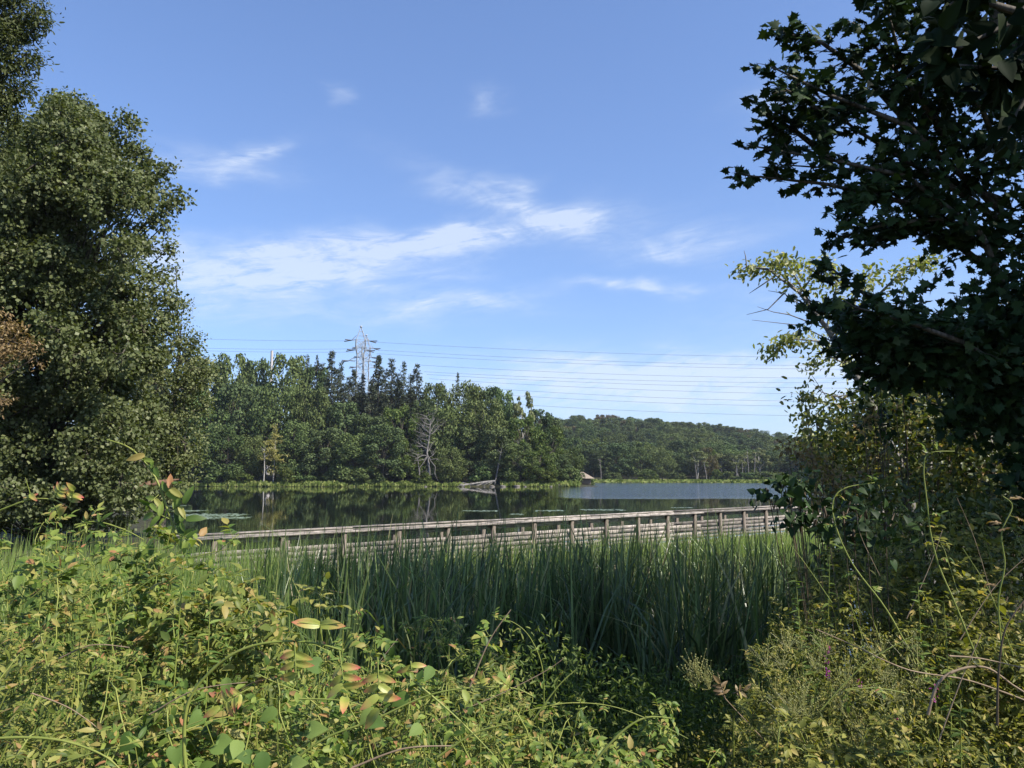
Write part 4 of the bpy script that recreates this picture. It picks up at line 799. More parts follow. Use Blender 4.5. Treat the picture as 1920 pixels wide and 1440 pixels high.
# ------------------------------------------------------------------ right thicket of shrubs
def shrub(name, blobs, D, mat, seed, leaf, lb, cat='shrub', tm=OVAL, per=40, sub=90, subr=.16, group=None, base=None, bark='canedark', dv=.6, thick=.014):
    rng = np.random.default_rng(seed); B = [(P(px, py, D + rng.uniform(-dv, dv)), r * D / F) for px, py, r in blobs]
    c = np.mean([b[0] for b in B], 0); bx = c[0] if base is None else base; zb = float(height(bx, D)); zb = max(zb, -.1)
    o = thing(name, (bx, D, zb), lb, cat, group)
    r2 = np.random.default_rng(seed + 1); ST = []
    for b, r in B:
        s = np.array([r2.normal() * .12, r2.normal() * .12, -.1]); e = b - np.array([bx, D, zb]); m = s * .4 + e * .5 + [0, 0, -.06]; m[0] = e[0] * .8
        ST.append(([s, m, e], [thick, thick * .6, .003]))
    clump_tree(o, B, mat, seed, sub, per, leaf, tm, subr=subr, trunk=None, bark=bark, stems=ST, crown='foliage')
shrub('thicket_shrub', [(1640, 760, 40), (1690, 740, 50), (1600, 800, 40), (1640, 830, 50), (1580, 860, 44), (1560, 820, 30), (1620, 900, 50), (1700, 800, 60), (1700, 880, 60), (1550, 900, 36), (1660, 720, 24)], 9.5, 'shrub', 71, .075, 'dark leafy shrub under the leaning pale tree', sub=90, subr=.2)
shrub('thicket_shrub', [(1760, 760, 60), (1820, 800, 70), (1780, 860, 60), (1850, 880, 60), (1900, 800, 70), (1900, 900, 70), (1840, 730, 50), (1930, 720, 60), (1740, 920, 50), (1800, 930, 50), (1960, 850, 80)], 9, 'shrub', 72, .075, 'dark shrub mass around the pale sapling trunk', sub=90, subr=.2)
shrub('thicket_shrub', [(1560, 880, 50), (1600, 830, 60), (1640, 780, 60), (1600, 860, 70), (1700, 840, 90), (1820, 840, 100), (1920, 860, 100), (1660, 930, 80), (1780, 940, 90), (1900, 960, 90), (1720, 740, 60), (1840, 740, 80), (1950, 720, 90), (1580, 940, 50), (2020, 900, 120), (1800, 670, 60), (1900, 650, 80), (1980, 640, 90), (1700, 720, 50)], 13, 'shrub', 77, .085, 'dense dark leafy backdrop at the very back of the right thicket', sub=80, per=44, subr=.26)
shrub('thicket_shrub', [(1640, 960, 50), (1720, 960, 60), (1820, 970, 60), (1900, 960, 60), (1600, 990, 40), (1960, 990, 80), (1760, 1010, 60), (1860, 1020, 60), (1560, 1010, 36), (1600, 1060, 50), (1680, 1060, 60), (1800, 1080, 60), (1920, 1080, 60), (1540, 1060, 30), (1590, 1135, 46), (1650, 1150, 46), (1720, 1140, 46)], 6.8, 'shrub', 78, .06, 'low dark shrub behind the tall right canes', sub=170, subr=.17)
shrub('olive_shrub', [(1620, 790, 30), (1700, 780, 34), (1750, 830, 40), (1600, 850, 30), (1650, 880, 34), (1700, 860, 30), (1800, 880, 36), (1560, 870, 24), (1850, 850, 30), (1880, 940, 30), (1760, 900, 34), (1530, 790, 18), (1510, 750, 14), (1520, 830, 20)], 8.4, 'shrub2', 73, .06, 'olive and yellow tinged shrub in front of the dark thicket', sub=60, per=26, subr=.18)
shrub('viburnum_shrub', [(1680, 770, 20), (1650, 720, 22), (1690, 690, 18), (1640, 780, 20), (1660, 800, 22), (1640, 700, 14)], 7.5, 'maple', 74, .06, 'small round leaved shrub twigs silhouetted below the maple', sub=140, per=16, tm=ov(1.3))
# orange leaved bough reaching over the water
shrub('sumac_bough', [(1478, 838, 7), (1492, 848, 9), (1510, 856, 10), (1530, 864, 12), (1550, 876, 14), (1575, 888, 16), (1560, 900, 12), (1600, 900, 18), (1630, 880, 18), (1540, 915, 10), (1620, 780, 12), (1650, 850, 16)], 7, 'russet', 75, .05, 'bough of orange turned leaves reaching out over the water', 'bough', tm=ov(.8), sub=500, per=14, subr=.09, base=3.3, thick=.007)
# dark round leaves before the boardwalk end
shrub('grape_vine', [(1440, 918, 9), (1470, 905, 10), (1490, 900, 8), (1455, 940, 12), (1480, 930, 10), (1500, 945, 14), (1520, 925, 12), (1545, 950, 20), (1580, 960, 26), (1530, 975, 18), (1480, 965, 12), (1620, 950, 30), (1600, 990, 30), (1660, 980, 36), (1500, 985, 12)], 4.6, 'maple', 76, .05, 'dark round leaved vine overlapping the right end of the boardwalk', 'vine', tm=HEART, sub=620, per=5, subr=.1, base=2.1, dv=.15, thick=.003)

# ------------------------------------------------------------------ brambles
def compound(acc, base, d, up, size, pairs, rng, lf):
    "pinnate rose leaf: leaflets in pairs plus one at the tip"
    d = unit(d); side = unit(np.cross(up, d)); ln = size * pairs * .62; tip = base + d * ln + np.array([0, 0, -.12 * ln])
    for k in range(pairs):
        f = .35 + .6 * k / pairs; q = base + (tip - base) * f
        for s in (-1, 1):
            acc.append((q, unit(side * s + d * .45 + rng.normal(size=3) * .14), unit(up + rng.normal(size=3) * .3), size * rng.uniform(.8, 1.05) * (.75 + .25 * f)))
    acc.append((tip, unit(tip - base + d * .001 + rng.normal(size=3) * (.05 if pairs else .0001)), unit(up + rng.normal(size=3) * .25), size * 1.1)); return tip
def cane_path(rng, base, top, drop, n=12):
    t = np.linspace(0, 1, n)[:, None]; m = base * .35 + top * .65 + np.array([0, 0, .25]); p = (1 - t) ** 2 * base + 2 * t * (1 - t) * m + t ** 2 * top
    p[:, 2] -= drop * np.maximum(0, t[:, 0] - .65) ** 2 * 4; wob = np.cumsum(rng.normal(size=(n, 3)) * .012, 0); return p + wob
def bramble(name, centers, base, mat, seed, lsize, lb, canes=26, leaves_per=24, cmat='cane', cat='bramble', pairs=3, fill=0, fmat=None, group=None, spread=.3):
    "centers: (px, py, D, radius in metres) the canes aim for"
    wf = [.8, 1.3, .95, 1.15, .7][seed % 5]; lsize = lsize * [1.05, 1.2, .9, 1.35, 1.0][seed % 5]
    rng = np.random.default_rng(seed); O = np.array([base[0], base[1], float(height(base[0], base[1]))]); o = thing(name, tuple(O), lb, cat, group)
    tb = MB(); acc = []
    for i in range(canes):
        c = centers[i % len(centers)]; e = P(c[0], c[1], c[2]) + rng.normal(size=3) * c[3] * np.array([.55, .6, .35])
        b = np.array([O[0] + (e[0] - O[0]) * .5, O[1] + (e[1] - O[1]) * .5, 0]) + np.append(rng.normal(size=2) * spread, 0); b[2] = float(height(b[0], b[1])) - .03
        pts = cane_path(rng, b, e, rng.uniform(.02, .22)); tb.tube(pts - O, np.linspace(.0045, .0016, len(pts)), 4)
        for k in range(leaves_per):
            t = rng.uniform(.22, 1) * (len(pts) - 1); j = min(int(t), len(pts) - 2); q = pts[j] + (pts[j + 1] - pts[j]) * (t - j); d = unit(pts[j + 1] - pts[j])
            a = unit(np.cross(d, rng.normal(size=3))); 
            dd = unit(a + d * .4 + np.array([0, 0, -.1])); tip = compound(acc, q, dd, unit(np.array([.12, -.25, 1]) + rng.normal(size=3) * .28), lsize * 1.1 * rng.uniform(.5, 1.4), pairs if rng.random() > .3 else pairs - 1, rng, None)
            tb.tube([q - O, tip - O], [.0012, .0007], 3)
    A = [np.array([a[i] for a in acc]) for i in range(4)]
    mb = MB(); mb.leaves(A[0] - O, A[1], A[2], A[3], curved([(0, .01), (.2, .17 * wf), (.55, .22 * wf), (.85, .11 * wf), (1, .004)], .28, .25, (-1, 0, 1))); mb.obj('foliage', M[mat], o, True); tb.obj('cane', M[cmat], o, True); return o
brs = [
 ([(30, 1000, 3.6, .24), (110, 1020, 3.5, .22), (40, 1080, 3.3, .3), (170, 990, 3.7, .16)], (-1.9, 3.6), 'bramL', .030, 'bramble with upright tan leaf sprays at the far left edge', 22),
 ([(190, 1040, 3.4, .22), (280, 1050, 3.5, .22), (335, 1010, 3.5, .16), (300, 970, 3.5, .1), (330, 1070, 3.4, .22)], (-1.5, 3.5), 'bramL', .030, 'fresh green bramble climbing beside the reed grass on the left', 30),
 ([(60, 1150, 3.0, .3), (150, 1180, 2.9, .3), (20, 1220, 2.8, .3), (90, 1100, 3.1, .2)], (-1.7, 3.0), 'bramY', .030, 'yellow leaved bramble mound low on the left edge', 34),
 ([(400, 1060, 3.3, .18), (450, 1100, 3.2, .2), (420, 1150, 3.1, .25), (340, 1120, 3.2, .3), (480, 1140, 3.1, .12)], (-1.2, 3.2), 'bramY', .028, 'bramble arching right in front of the cattails left end', 34),
 ([(250, 1160, 2.9, .3), (300, 1230, 2.8, .3), (360, 1200, 2.9, .3), (220, 1260, 2.7, .3)], (-1.3, 2.9), 'bramL', .028, 'green bramble with reddish leaves left of the big arching cane', 34),
 ([(100, 1300, 2.5, .3), (200, 1340, 2.4, .3), (20, 1330, 2.4, .3), (120, 1400, 2.3, .3), (40, 1420, 2.3, .2)], (-1.2, 2.4), 'bramY', .026, 'yellow green bramble in the bottom left corner', 34),
 ([(330, 1340, 2.5, .3), (420, 1300, 2.6, .3), (300, 1420, 2.3, .3), (450, 1380, 2.4, .3)], (-.9, 2.4), 'bramL', .026, 'green bramble around the foot of the big arching cane', 34),
 ([(560, 1230, 3.0, .2), (620, 1210, 3.1, .2), (680, 1220, 3.1, .2), (520, 1260, 2.9, .3), (600, 1190, 3.3, .12), (690, 1200, 3.3, .12)], (-.7, 3.0), 'bramL', .024, 'small leaved green bramble behind the reddening hanging leaves', 34),
 ([(600, 1330, 2.6, .3), (700, 1300, 2.7, .3), (560, 1400, 2.4, .3), (680, 1390, 2.5, .3)], (-.5, 2.6), 'bramL', .020, 'fine leaved bramble at the bottom left of centre', 34),
 ([(800, 1170, 3.6, .16), (850, 1200, 3.5, .2), (790, 1210, 3.4, .2), (900, 1190, 3.6, .1), (830, 1150, 3.7, .08)], (-.3, 3.5), 'bramL', .024, 'rose spray standing up before the dark cattails at centre', 18),
 ([(820, 1290, 3.0, .3), (900, 1270, 3.1, .25), (950, 1310, 3.0, .25), (780, 1330, 2.8, .3), (880, 1350, 2.8, .3)], (-.1, 2.9), 'bramY', .022, 'yellow green bramble mound at bottom centre', 32),
 ([(820, 1420, 2.5, .3), (920, 1410, 2.6, .3), (1000, 1400, 2.7, .25), (1050, 1420, 2.7, .2)], (0, 2.6), 'bramL', .022, 'green bramble along the bottom edge at centre', 32),
 ([(1010, 1270, 3.4, .16), (1060, 1300, 3.4, .14), (1090, 1270, 3.5, .12), (1010, 1230, 3.5, .12)], (.2, 3.4), 'bramL', .022, 'sparse bramble sprays reaching right into the deep shade', 12),
 ([(1120, 1430, 3.0, .16), (1200, 1430, 3.0, .16), (1270, 1430, 3.0, .16), (1160, 1450, 2.8, .2), (1240, 1400, 3.2, .08)], (.6, 3.2), 'bramL', .022, 'low green bramble at the bottom right of centre', 26),
]
for i, (cs, b, mt, ls, lb, nc) in enumerate(brs):
    bramble('bramble', cs, b, mt, 100 + i, ls, lb, canes=int(nc * .74), leaves_per=22 if i not in (12,) else 9, group='brambles in the foreground')
rs = [
 ([(1560, 1000, 5.2, .3), (1620, 980, 5.2, .3), (1530, 1060, 5.0, .25), (1600, 1080, 5.0, .3), (1700, 960, 5.4, .3)], (2.4, 5.1), .036, 'leafy rose bush behind the long pale arching cane', 40),
 ([(1780, 980, 5.2, .35), (1870, 990, 5.0, .35), (1820, 1060, 4.8, .35), (1900, 1080, 4.8, .3), (1740, 1060, 4.9, .3)], (3.2, 5.0), .034, 'tall rose bush at the right edge under the maple', 40),
 ([(1560, 1150, 4.6, .3), (1640, 1130, 4.6, .3), (1720, 1160, 4.5, .3), (1500, 1180, 4.5, .22), (1480, 1130, 4.7, .12)], (2.2, 4.6), .030, 'rose bush with bright green sprays at mid right', 42),
 ([(1800, 1160, 4.3, .3), (1880, 1180, 4.2, .3), (1840, 1220, 4.1, .25)], (2.8, 4.2), .028, 'tan and green rose bush above the brown arched stems', 32),
 ([(1480, 1250, 4.1, .25), (1560, 1260, 4.1, .3), (1640, 1260, 4.0, .3), (1450, 1210, 4.3, .1), (1440, 1290, 4.1, .1)], (1.6, 4.1), .026, 'rose bush at the edge of the deep shade right of centre', 40),
 ([(1500, 1350, 3.6, .28), (1600, 1350, 3.6, .28), (1450, 1370, 3.7, .14), (1690, 1330, 3.6, .22), (1410, 1420, 3.5, .1)], (1.5, 3.6), .024, 'small leaved rose bush with purple flowers before it', 40),
 ([(1480, 1430, 3.1, .25), (1600, 1420, 3.1, .28), (1720, 1410, 3.2, .25), (1800, 1400, 3.3, .2)], (1.5, 3.1), .022, 'rose bush along the bottom edge at right', 38),
]
for i, (cs, b, ls, lb, nc) in enumerate(rs):
    bramble('rose_bush', cs, b, 'bramR', 140 + i, ls, lb, canes=nc, leaves_per=22, cat='rose bush', group='rose bushes on the right', cmat='cane')
def sprig(px, py, D, h, n, lsz, mat, lb, seed):
    "an upright leafy weed: one stem with alternate lance leaves"
    rng = np.random.default_rng(seed); top = P(px, py, D); zb = float(height(top[0], top[1])); o = thing('weed_plant', (top[0], top[1], zb), lb, 'weed', 'leafy weeds among the brambles'); H_ = top[2] - zb
    tb = MB(); st = np.array([[rng.normal() * .05, rng.normal() * .05, -.03], [0, 0, H_ * .5], [rng.normal() * .02, 0, H_]]); tb.tube(st, [.004, .003, .0015], 5); tb.obj('stem', M['cane'], o, True)
    t = rng.uniform(.45, 1, n); q = np.stack([np.interp(t, [0, .5, 1], st[:, i]) for i in range(3)], 1); a = np.arange(n) * 2.4
    f = np.stack([np.cos(a), np.sin(a), rng.uniform(-.1, .7, n)], 1); mb = MB(); mb.leaves(q, f, np.array([0, -.2, 1]) + rng.normal(size=(n, 3)) * .2, lsz * rng.uniform(.6, 1.2, n) * (1.2 - .5 * t), WEED); mb.obj('foliage', M[mat], o, True)
WEED = curved([(0, .01), (.15, .1), (.45, .15), (.75, .09), (1, .003)], .25, .3)
for i, (px, py, D, n, ls, mt, lb) in enumerate([(80, 1000, 3.0, 30, .075, 'weeds', 'leafy weed standing over the reed grass at the far left'), (215, 1065, 2.9, 34, .07, 'broad', 'fresh green weed left of the tall bright shoot'), (335, 1015, 2.8, 40, .075, 'broad', 'fresh green weed at the foot of the tall bright shoot'), (395, 1110, 2.9, 30, .065, 'broad', 'green weed at the left end of the cattails'),
        (640, 1165, 2.9, 36, .055, 'broad', 'green weed behind the red tipped hanging leaves'), (700, 1180, 3.0, 34, .05, 'weeds', 'green weed right behind the last hanging leaf cluster'), (900, 1320, 2.6, 36, .05, 'broad', 'bright narrow leaved weed in the centre mound'), (130, 1180, 2.5, 34, .06, 'bramY', 'yellowing weed in the left bramble mound'), (500, 1230, 2.7, 34, .05, 'weeds', 'weed inside the curve of the big arching cane'),
        (1540, 1010, 4.4, 44, .085, 'weeds', 'leafy green plant left of the long pale cane'), (1500, 1080, 4.2, 44, .08, 'broad', 'bright green plant at the left edge of the right roses'), (1520, 1150, 4.0, 44, .075, 'weeds', 'leafy plant above the magenta flowers'), (1720, 1090, 4.0, 44, .08, 'broad', 'bright green plant between the tall right canes'), (1770, 1130, 3.8, 40, .07, 'weeds', 'leafy plant beside the tall upright right cane'),
        (1400, 1385, 3.3, 30, .06, 'broad', 'small bright plant at the left foot of the right roses'), (1700, 1385, 2.9, 36, .06, 'broad', 'bright green plant at the bottom edge on the right'), (1790, 1310, 3.0, 34, .06, 'weeds', 'leafy plant under the brown arched stem'), (1860, 1390, 2.8, 40, .05, 'weeds', 'feathery plant in the bottom right corner')]):
    sprig(px, py, D, 0, n, ls, mt, lb, 700 + i)
# hip clusters on the roses
rng = np.random.default_rng(88); bm_ = MB(); OCT = (np.array([[0, 0, 1], [1, 0, 0], [0, 1, 0], [-1, 0, 0], [0, -1, 0], [0, 0, -1]]), np.array([[0, 1, 2], [0, 2, 3], [0, 3, 4], [0, 4, 1], [5, 2, 1], [5, 3, 2], [5, 4, 3], [5, 1, 4]]))
for i in range(90):
    c = P(rng.uniform(1430, 1720), rng.uniform(1190, 1420), rng.uniform(3.3, 4.1)) if i > 8 else P(rng.uniform(1295, 1340), rng.uniform(1240, 1280), 4.0)
    n = 16; p = c + rng.normal(size=(n, 3)) * .035; bm_.leaves(p, np.tile([1., 0, 0], (n, 1)), np.tile([0, 0, 1.], (n, 1)), .0042, OCT)
    for q in p: bm_.tube([c + [0, 0, -.05], q], [.0008, .0006], 3)
tag(bm_.obj('rose_hips', M['berry']), 'clusters of tiny pale rose hips on the right bushes', 'berries', kind='stuff')
# named long canes: pixel path, distance, thickness, material
def cane(path, D, r, mat, lb, leaves=(), lsz=.03, lmat='bramL', seed=1, name='rose_cane', pairs=3, auto=0):
    rng = np.random.default_rng(seed); Ds = D if isinstance(D, (list, tuple)) else [D] * len(path); pts = np.array([P(x, y, d) for (x, y), d in zip(path, Ds)])
    t = np.arange(len(pts)); tt = np.linspace(0, len(pts) - 1, len(pts) * 5)
    # catmull-rom smoothing
    out = []
    for s in tt:
        i = min(int(s), len(pts) - 2); f = s - i; p0, p1, p2, p3 = pts[max(i - 1, 0)], pts[i], pts[i + 1], pts[min(i + 2, len(pts) - 1)]
        out.append(.5 * (2 * p1 + (p2 - p0) * f + (2 * p0 - 5 * p1 + 4 * p2 - p3) * f * f + (3 * p1 - p0 - 3 * p2 + p3) * f ** 3))
    sp_ = np.array(out); O = sp_[0]; o = thing(name, tuple(O), lb, 'cane', 'long arching rose canes'); r = r * .82
    tb = MB(); tb.tube(sp_ - O, np.linspace(r, r * .45, len(sp_)) * (1 + .12 * np.sin(np.arange(len(sp_)) * 2.1)), 7)
    for k in range(len(sp_) // 3):   # thorns
        q = sp_[k * 3]; e = q + unit(rng.normal(size=3)) * r * 2.6; tb.tube([q - O, e - O], [r * .45, .0002], 4)
    acc = []
    for (x, y, tx, ty, sz, pr) in leaves:
        d_ = Ds[0]; q = P(x, y, d_); e = P(tx, ty, d_ - .02); compound(acc, q, e - q, np.array([0, -1, .25]), sz, pr, rng, None)
        tb.tube([q - O, e - O], [.0018, .001], 4)
    for k in range(auto):
        j = rng.integers(len(sp_) // 4, len(sp_) - 1); d = unit(np.cross(sp_[min(j + 1, len(sp_) - 1)] - sp_[j - 1], rng.normal(size=3))); tip = compound(acc, sp_[j], unit(d + [0, 0, .2]), unit(np.array([.1, -.4, 1]) + rng.normal(size=3) * .2), lsz, pairs, rng, None); tb.tube([sp_[j] - O, tip - O], [.0014, .0008], 3)
    tb.obj('stem', M[mat], o, True)
    if acc:
        A = [np.array([a[i] for a in acc]) for i in range(4)]; mb = MB(); mb.leaves(A[0] - O, A[1], A[2], A[3] * (1.02 if lmat == 'hero' else 1), LEAFLET); ob = mb.obj('foliage', M[lmat], o, True)
        at = ob.data.attributes.new('along', 'FLOAT', 'POINT'); nv = len(ob.data.vertices); at.data.foreach_set('value', np.tile(LEAFLET[0][:, 0], nv // 30).astype(np.float32) + np.repeat(rng.uniform(-.3, .05, nv // 30), 30).astype(np.float32))
hv = [(552, 1203, 555, 1262, .047, 2), (636, 1218, 644, 1275, .047, 3), (708, 1232, 710, 1285, .05, 3), (600, 1172, 560, 1166, .052, 0), (601, 1172, 640, 1168, .052, 0), (600, 1206, 601, 1172, .012, 1), (770, 1240, 772, 1256, .045, 1), (470, 1290, 428, 1310, .035, 3)]
cane([(352, 1470), (345, 1390), (356, 1310), (410, 1245), (470, 1212), (545, 1202), (600, 1208), (640, 1219)], 1.75, .0052, 'cane', 'thick cane arching over with large red tipped hanging leaves', hv, lmat='hero', seed=2)
cane([(500, 1470), (600, 1390), (700, 1350), (800, 1305), (880, 1290), (960, 1290), (1000, 1306)], 2.2, .0042, 'cane', 'long yellow green cane rising from the bottom to centre', [(900, 1290, 900, 1270, .03, 2), (960, 1292, 940, 1275, .03, 2)], seed=3, lmat='hero')
cane([(780, 1280), (850, 1340), (920, 1410), (960, 1460)], 2.3, .0038, 'cane', 'thin cane slanting down to the right at centre', seed=4, auto=3)
cane([(560, 1460), (700, 1400), (820, 1350), (930, 1305), (1020, 1260), (1060, 1232)], 2.8, .003, 'canered', 'reddish cane crossing the centre mound', seed=5, auto=3, lsz=.022)
cane([(940, 1345), (1000, 1330), (1070, 1318), (1150, 1325), (1230, 1355), (1290, 1385)], 3.0, .0032, 'cane', 'pale cane reaching right across the deep shade', seed=6, auto=4, lsz=.022)
cane([(1015, 1440), (1016, 1380), (1020, 1300), (1014, 1240), (990, 1190), (958, 1165), (925, 1162)], 3.0, .003, 'cane', 'upright cane with a bent over tip before the dark shade', seed=7, auto=6, lsz=.02)
cane([(1095, 1460), (1130, 1410), (1175, 1365), (1215, 1345), (1260, 1347)], 2.2, .005, 'cane', 'bright yellow green cane in the shade at bottom centre right', seed=8)
cane([(330, 1000), (312, 950), (296, 905), (270, 865), (240, 838), (200, 824)], 2.3, .005, 'cane', 'tall bright green shoot rising over the lake at left', [(270, 866, 272, 842, .045, 1), (282, 880, 300, 868, .035, 1), (305, 930, 325, 905, .05, 2), (300, 925, 284, 940, .045, 2), (318, 960, 345, 940, .05, 2), (322, 975, 300, 965, .045, 2), (332, 1000, 350, 1010, .05, 2), (325, 985, 340, 975, .05, 2)], seed=9, lmat='bramL')
cane([(-20, 965), (30, 945), (60, 936), (100, 937), (135, 955)], 2.2, .0035, 'cane', 'horizontal cane with tan leaf rosettes at the left edge', [(60, 936, 47, 895, .03, 1), (100, 937, 118, 905, .03, 3), (130, 950, 140, 915, .033, 3), (100, 945, 110, 962, .035, 2)], seed=10, lmat='hero')
cane([(140, 985), (180, 978), (230, 992), (270, 1012)], 2.6, .004, 'cane', 'short arching cane left of the tall bright shoot', [(160, 980, 172, 958, .03, 1), (185, 980, 200, 966, .035, 1)], seed=11)
cane([(-20, 1385), (60, 1383), (130, 1392), (200, 1420), (240, 1460)], 1.5, .0035, 'cane', 'yellow cane sweeping across the bottom left corner', seed=12)
cane([(90, 1440), (180, 1410), (280, 1385), (380, 1350)], 1.9, .0028, 'cane', 'straight thin cane low on the left', seed=13, auto=3)
cane([(1800, 1330), (1720, 1240), (1660, 1140), (1600, 1060), (1568, 990), (1562, 940), (1585, 915), (1640, 905)], 3.9, .006, 'cane', 'long pale cane bending over at its top on the right', seed=14, auto=7, lsz=.03)
cane([(1830, 1230), (1790, 1130), (1760, 1060), (1745, 1000), (1738, 940), (1732, 880), (1742, 850), (1790, 846)], 3.6, .0055, 'cane', 'tall upright cane standing against the dark right thicket', seed=15, auto=4)
cane([(1880, 1230), (1872, 1130), (1884, 1060), (1878, 1000), (1898, 950), (1880, 930)], 3.4, .005, 'cane', 'wavy upright cane near the right edge', seed=16, auto=5, lmat='russet')
cane([(1740, 1340), (1760, 1280), (1800, 1255), (1850, 1252), (1900, 1285), (1940, 1310)], 3.0, .0075, 'canered', 'thick brown stem arching like a hoop at lower right', seed=17)
cane([(1940, 1320), (1860, 1290), (1800, 1272), (1700, 1255), (1600, 1210), (1530, 1180)], 3.1, .0045, 'canered', 'pinkish brown stem lying leftward under the arched one', seed=18)
cane([(1870, 1360), (1872, 1270), (1885, 1180), (1925, 1120)], 2.9, .006, 'canedark', 'dark upright woody stem near the right edge', seed=19)
cane([(1780, 1230), (1840, 1235), (1930, 1255)], 2.8, .004, 'canered', 'short grey pink branch by the right edge', seed=20)
cane([(1700, 1300), (1640, 1290), (1580, 1295), (1650, 1280)], 3.2, .003, 'cane', 'thin pale twig crossing the rose bush at right', seed=21, auto=2)
cane([(1430, 1385), (1360, 1310), (1345, 1290)], 3.6, .003, 'canered', 'twig holding orange brown leaves beside the shade', [(1360, 1310, 1345, 1260, .045, 3), (1375, 1300, 1400, 1290, .04, 2)], seed=22, lmat='russet')
tang = [(60, 1120, .5, 'cane', 'green yellow twig slanting up at the far left above the yellow mound'), (160, 1070, .3, 'cane', 'short straight twig over the reed grass at left'), (250, 1110, .45, 'cane', 'yellow green twig rising right across the reed grass'), (110, 1235, .2, 'canered', 'brown twig lying over the yellow bramble mound'),
        (60, 1300, -.5, 'canered', 'brown twig slanting down in the bottom left corner'), (280, 1340, .35, 'canered', 'brown twig left of the big arching cane'), (420, 1330, .6, 'canedark', 'dark twig rising right behind the hanging red tipped leaves'), (560, 1310, -.2, 'cane', 'thin green twig below the hanging red tipped leaves'), (660, 1440, .25, 'canered', 'brown twig at the bottom edge left of centre'),
        (820, 1420, .5, 'cane', 'green twig rising from the bottom edge at centre'), (880, 1290, 1.1, 'canered', 'reddish twig standing up at the right of the centre mound'), (1000, 1350, .9, 'cane', 'twig leaning right beside the upright bent over cane'),
        (1560, 1130, 2.2, 'cane', 'thin twig leaning left in the bright green rose sprays'), (1700, 1160, 1.2, 'canered', 'reddish twig between the two tall right canes'), (1800, 1200, .9, 'canered', 'brown twig leaning right under the maple'), (1860, 1120, 1.9, 'canered', 'brown twig leaning left by the wavy right cane'),
        (1900, 1230, 2.0, 'cane', 'pale twig above the pinkish stems at the right edge'), (1540, 1330, .7, 'cane', 'thin twig among the small leaved roses at lower right'), (1760, 1390, 1.2, 'canered', 'brown twig under the brown arched stem'), (1650, 1080, 1.9, 'canered', 'thin brown twig in the dark gap behind the long pale cane')]
for i, (x, y, a, mt, lb) in enumerate(tang):
    r = np.random.default_rng(300 + i); ln = r.uniform(110, 230); D = (3.1 - (y - 1080) * .0038) if x < 1100 else 4.5 - (y - 1050) * .0044
    cane([(x, y), (x + ln * .5 * cos(a) + r.normal() * 8, y - ln * .5 * sin(a) - 12), (x + ln * cos(a), y - ln * sin(a) + 6)], D, r.uniform(.0018, .0035), mt, lb, seed=300 + i)
# broad leaved vine leaves at the lower left and centre
rng = np.random.default_rng(90); mb = MB(); tb = MB(); c0 = P(440, 1420, 2.0)
for px, py, s in [(405, 1395, .06), (425, 1412, .055), (448, 1388, .055), (492, 1408, .062), (470, 1420, .04), (545, 1435, .05), (520, 1330, .05), (600, 1250, .055), (425, 1270, .05), (765, 1300, .058), (700, 1330, .05), (945, 1270, .04), (330, 1400, .05), (380, 1340, .045), (690, 1350, .05), (790, 1360, .045), (810, 1250, .05),
                  (580, 1370, .05), (250, 1380, .05)]:
    p = P(px, py, 2.05 if py > 1300 else 2.3); d = np.array([[rng.normal() * .6, -.3, rng.uniform(-1, .3)]]); mb.leaves(p[None] - c0, d, np.array([[.25 + rng.normal() * .2, -.75, .6]]), s, HEART if rng.random() > .4 else curved([(0, .02), (.15, .24), (.4, .34), (.65, .28), (.85, .15), (1, .004)]))
    tb.tube([p - c0, p - c0 + [rng.normal() * .03, .05, -.12], p - c0 + [rng.normal() * .05, .12, -.4]], [.0014, .0014, .0014], 3)
o = thing('bindweed', tuple(c0), 'broad smooth bright green leaves of a vine low in the brambles', 'vine'); mb.obj('foliage', M['broad'], o, True); tb.obj('stem', M['cane'], o)
# purple loosestrife
rng = np.random.default_rng(91)
for i, (px, py, D, n) in enumerate([(1552, 1265, 3.7, 46), (1550, 1240, 3.8, 20), (1553, 1218, 3.9, 26), (1613, 1282, 3.7, 22), (1678, 1345, 3.5, 12), (1752, 1290, 3.3, 12), (1753, 1310, 3.3, 12)]):
    c = P(px, py, D); zb = float(height(c[0], c[1])); o = thing('loosestrife', (c[0], c[1], zb), ['tallest magenta flower spike among the right rose bushes', 'magenta flowers between the tallest spike and the topmost spot', 'topmost magenta flower spot among the right rose bushes', 'magenta flower spike right of the tallest one', 'dull pink flower low in the right rose bushes', 'upper pink flower spike beside the brown arched stem', 'lower pink flower spike beside the brown arched stem'][i], 'flower', 'purple flower spikes')
    n = n // 2; hh = c[2] - zb; p = np.stack([rng.normal(size=n) * .006, rng.normal(size=n) * .006, hh + np.linspace(-.022, .022, n) * (n / 20) ** .5], 1)
    f = MB(); f.leaves(p, rdir(rng, n), rdir(rng, n), .012, ov(1.3)); f.obj('petals', M['purple'], o); s = MB(); s.tube([[0, 0, -.02], [.01, 0, hh * .5], [0, 0, hh + .05]], [.003, .002, .001], 4); s.obj('stem', M['cane'], o)
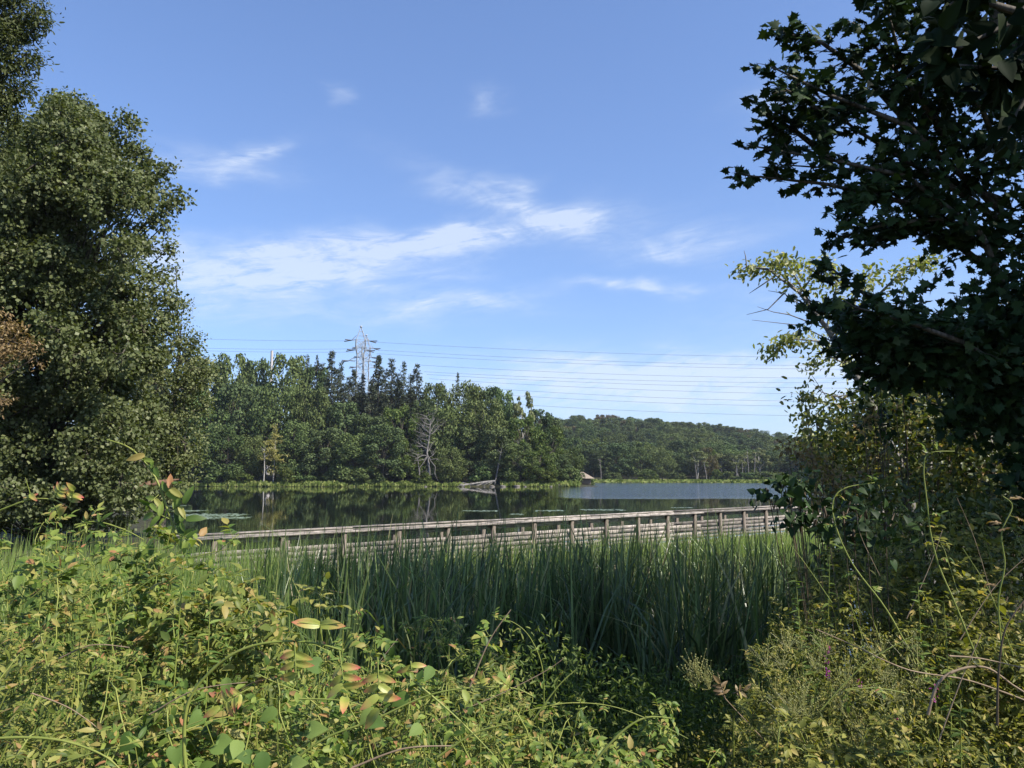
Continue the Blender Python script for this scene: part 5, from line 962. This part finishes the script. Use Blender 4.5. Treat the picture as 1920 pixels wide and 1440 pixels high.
# ------------------------------------------------------------------ ground cover
def cover(name, n, xr, yr, hh, size, mat, lb, seed, mask=None, tm=OVAL, cat='undergrowth', zpow=1.0):
    rng = np.random.default_rng(seed); y = rng.uniform(*yr, n); x = rng.uniform(xr[0], xr[1], n) * (y + 1.2)
    if mask is not None: k = mask(x, y, rng); x, y = x[k], y[k]
    n = len(x); z = height(x, y); H_ = hh(x, y) * (1 + .35 * vnoise(x * 4, y * 4, 1.3)); p = np.stack([x, y, z + H_ * rng.random(n) ** zpow], 1)
    mb = MB(); mb.leaves(p, unit(rng.normal(size=(n, 3)) + np.array([0, 0, .3])), unit(rng.normal(size=(n, 3)) * .55 + np.array([.1, -.3, .8])), size * rng.uniform(.5, 1.3, n), tm)
    return tag(mb.obj(name, M[mat]), lb, cat, kind='stuff')
cover('undergrowth', 36000, (-.75, .13), (2.0, 5.4), lambda x, y: np.interp(x / y, [-.7, -.3, 0, .15, .3], [.55, .45, .34, .28, .22]), .026, 'ground', 'mass of fine sunlit leaves covering the near bank', 401, tm=ov(.7))
cover('tangled_undergrowth', 36000, (.1, .85), (2.6, 7.0), lambda x, y: np.interp(x / y, [.1, .3, .45, .8], [.2, .5, .8, .9]), .032, 'bramR', 'tangled small leaves under the rose bushes on the right', 402, tm=ov(.7))
cover('shaded_undergrowth', 52000, (-.12, .5), (5.0, 8.6), lambda x, y: .72 + .1 * x / y, .042, 'weeds', 'dark weeds in the shade between the bank and cattails', 403, tm=ov(.6))
cover('left_undergrowth', 30000, (-.8, -.1), (4.8, 8.5), lambda x, y: .55 + 0 * x, .035, 'ground', 'sunlit weeds among the reed grass at left', 404, tm=ov(.6))
hz = MB(); hz.box((0, 1150, 58), (3800, 2700, 122)); 
hm = bpy.data.materials.new('haze_air'); hm.use_nodes = True; t = hm.node_tree; t.nodes.clear()
pv = t.nodes.new('ShaderNodeVolumePrincipled'); pv.inputs['Color'].default_value = (.80, .88, 1, 1); pv.inputs['Density'].default_value = .00011; pv.inputs['Anisotropy'].default_value = .2
t.links.new(pv.outputs[0], t.nodes.new('ShaderNodeOutputMaterial').inputs['Volume'])
tag(hz.obj('haze', hm), kind='stuff')
print('objects', len(bpy.data.objects), 'polys', sum(len(m.polygons) for m in bpy.data.meshes))
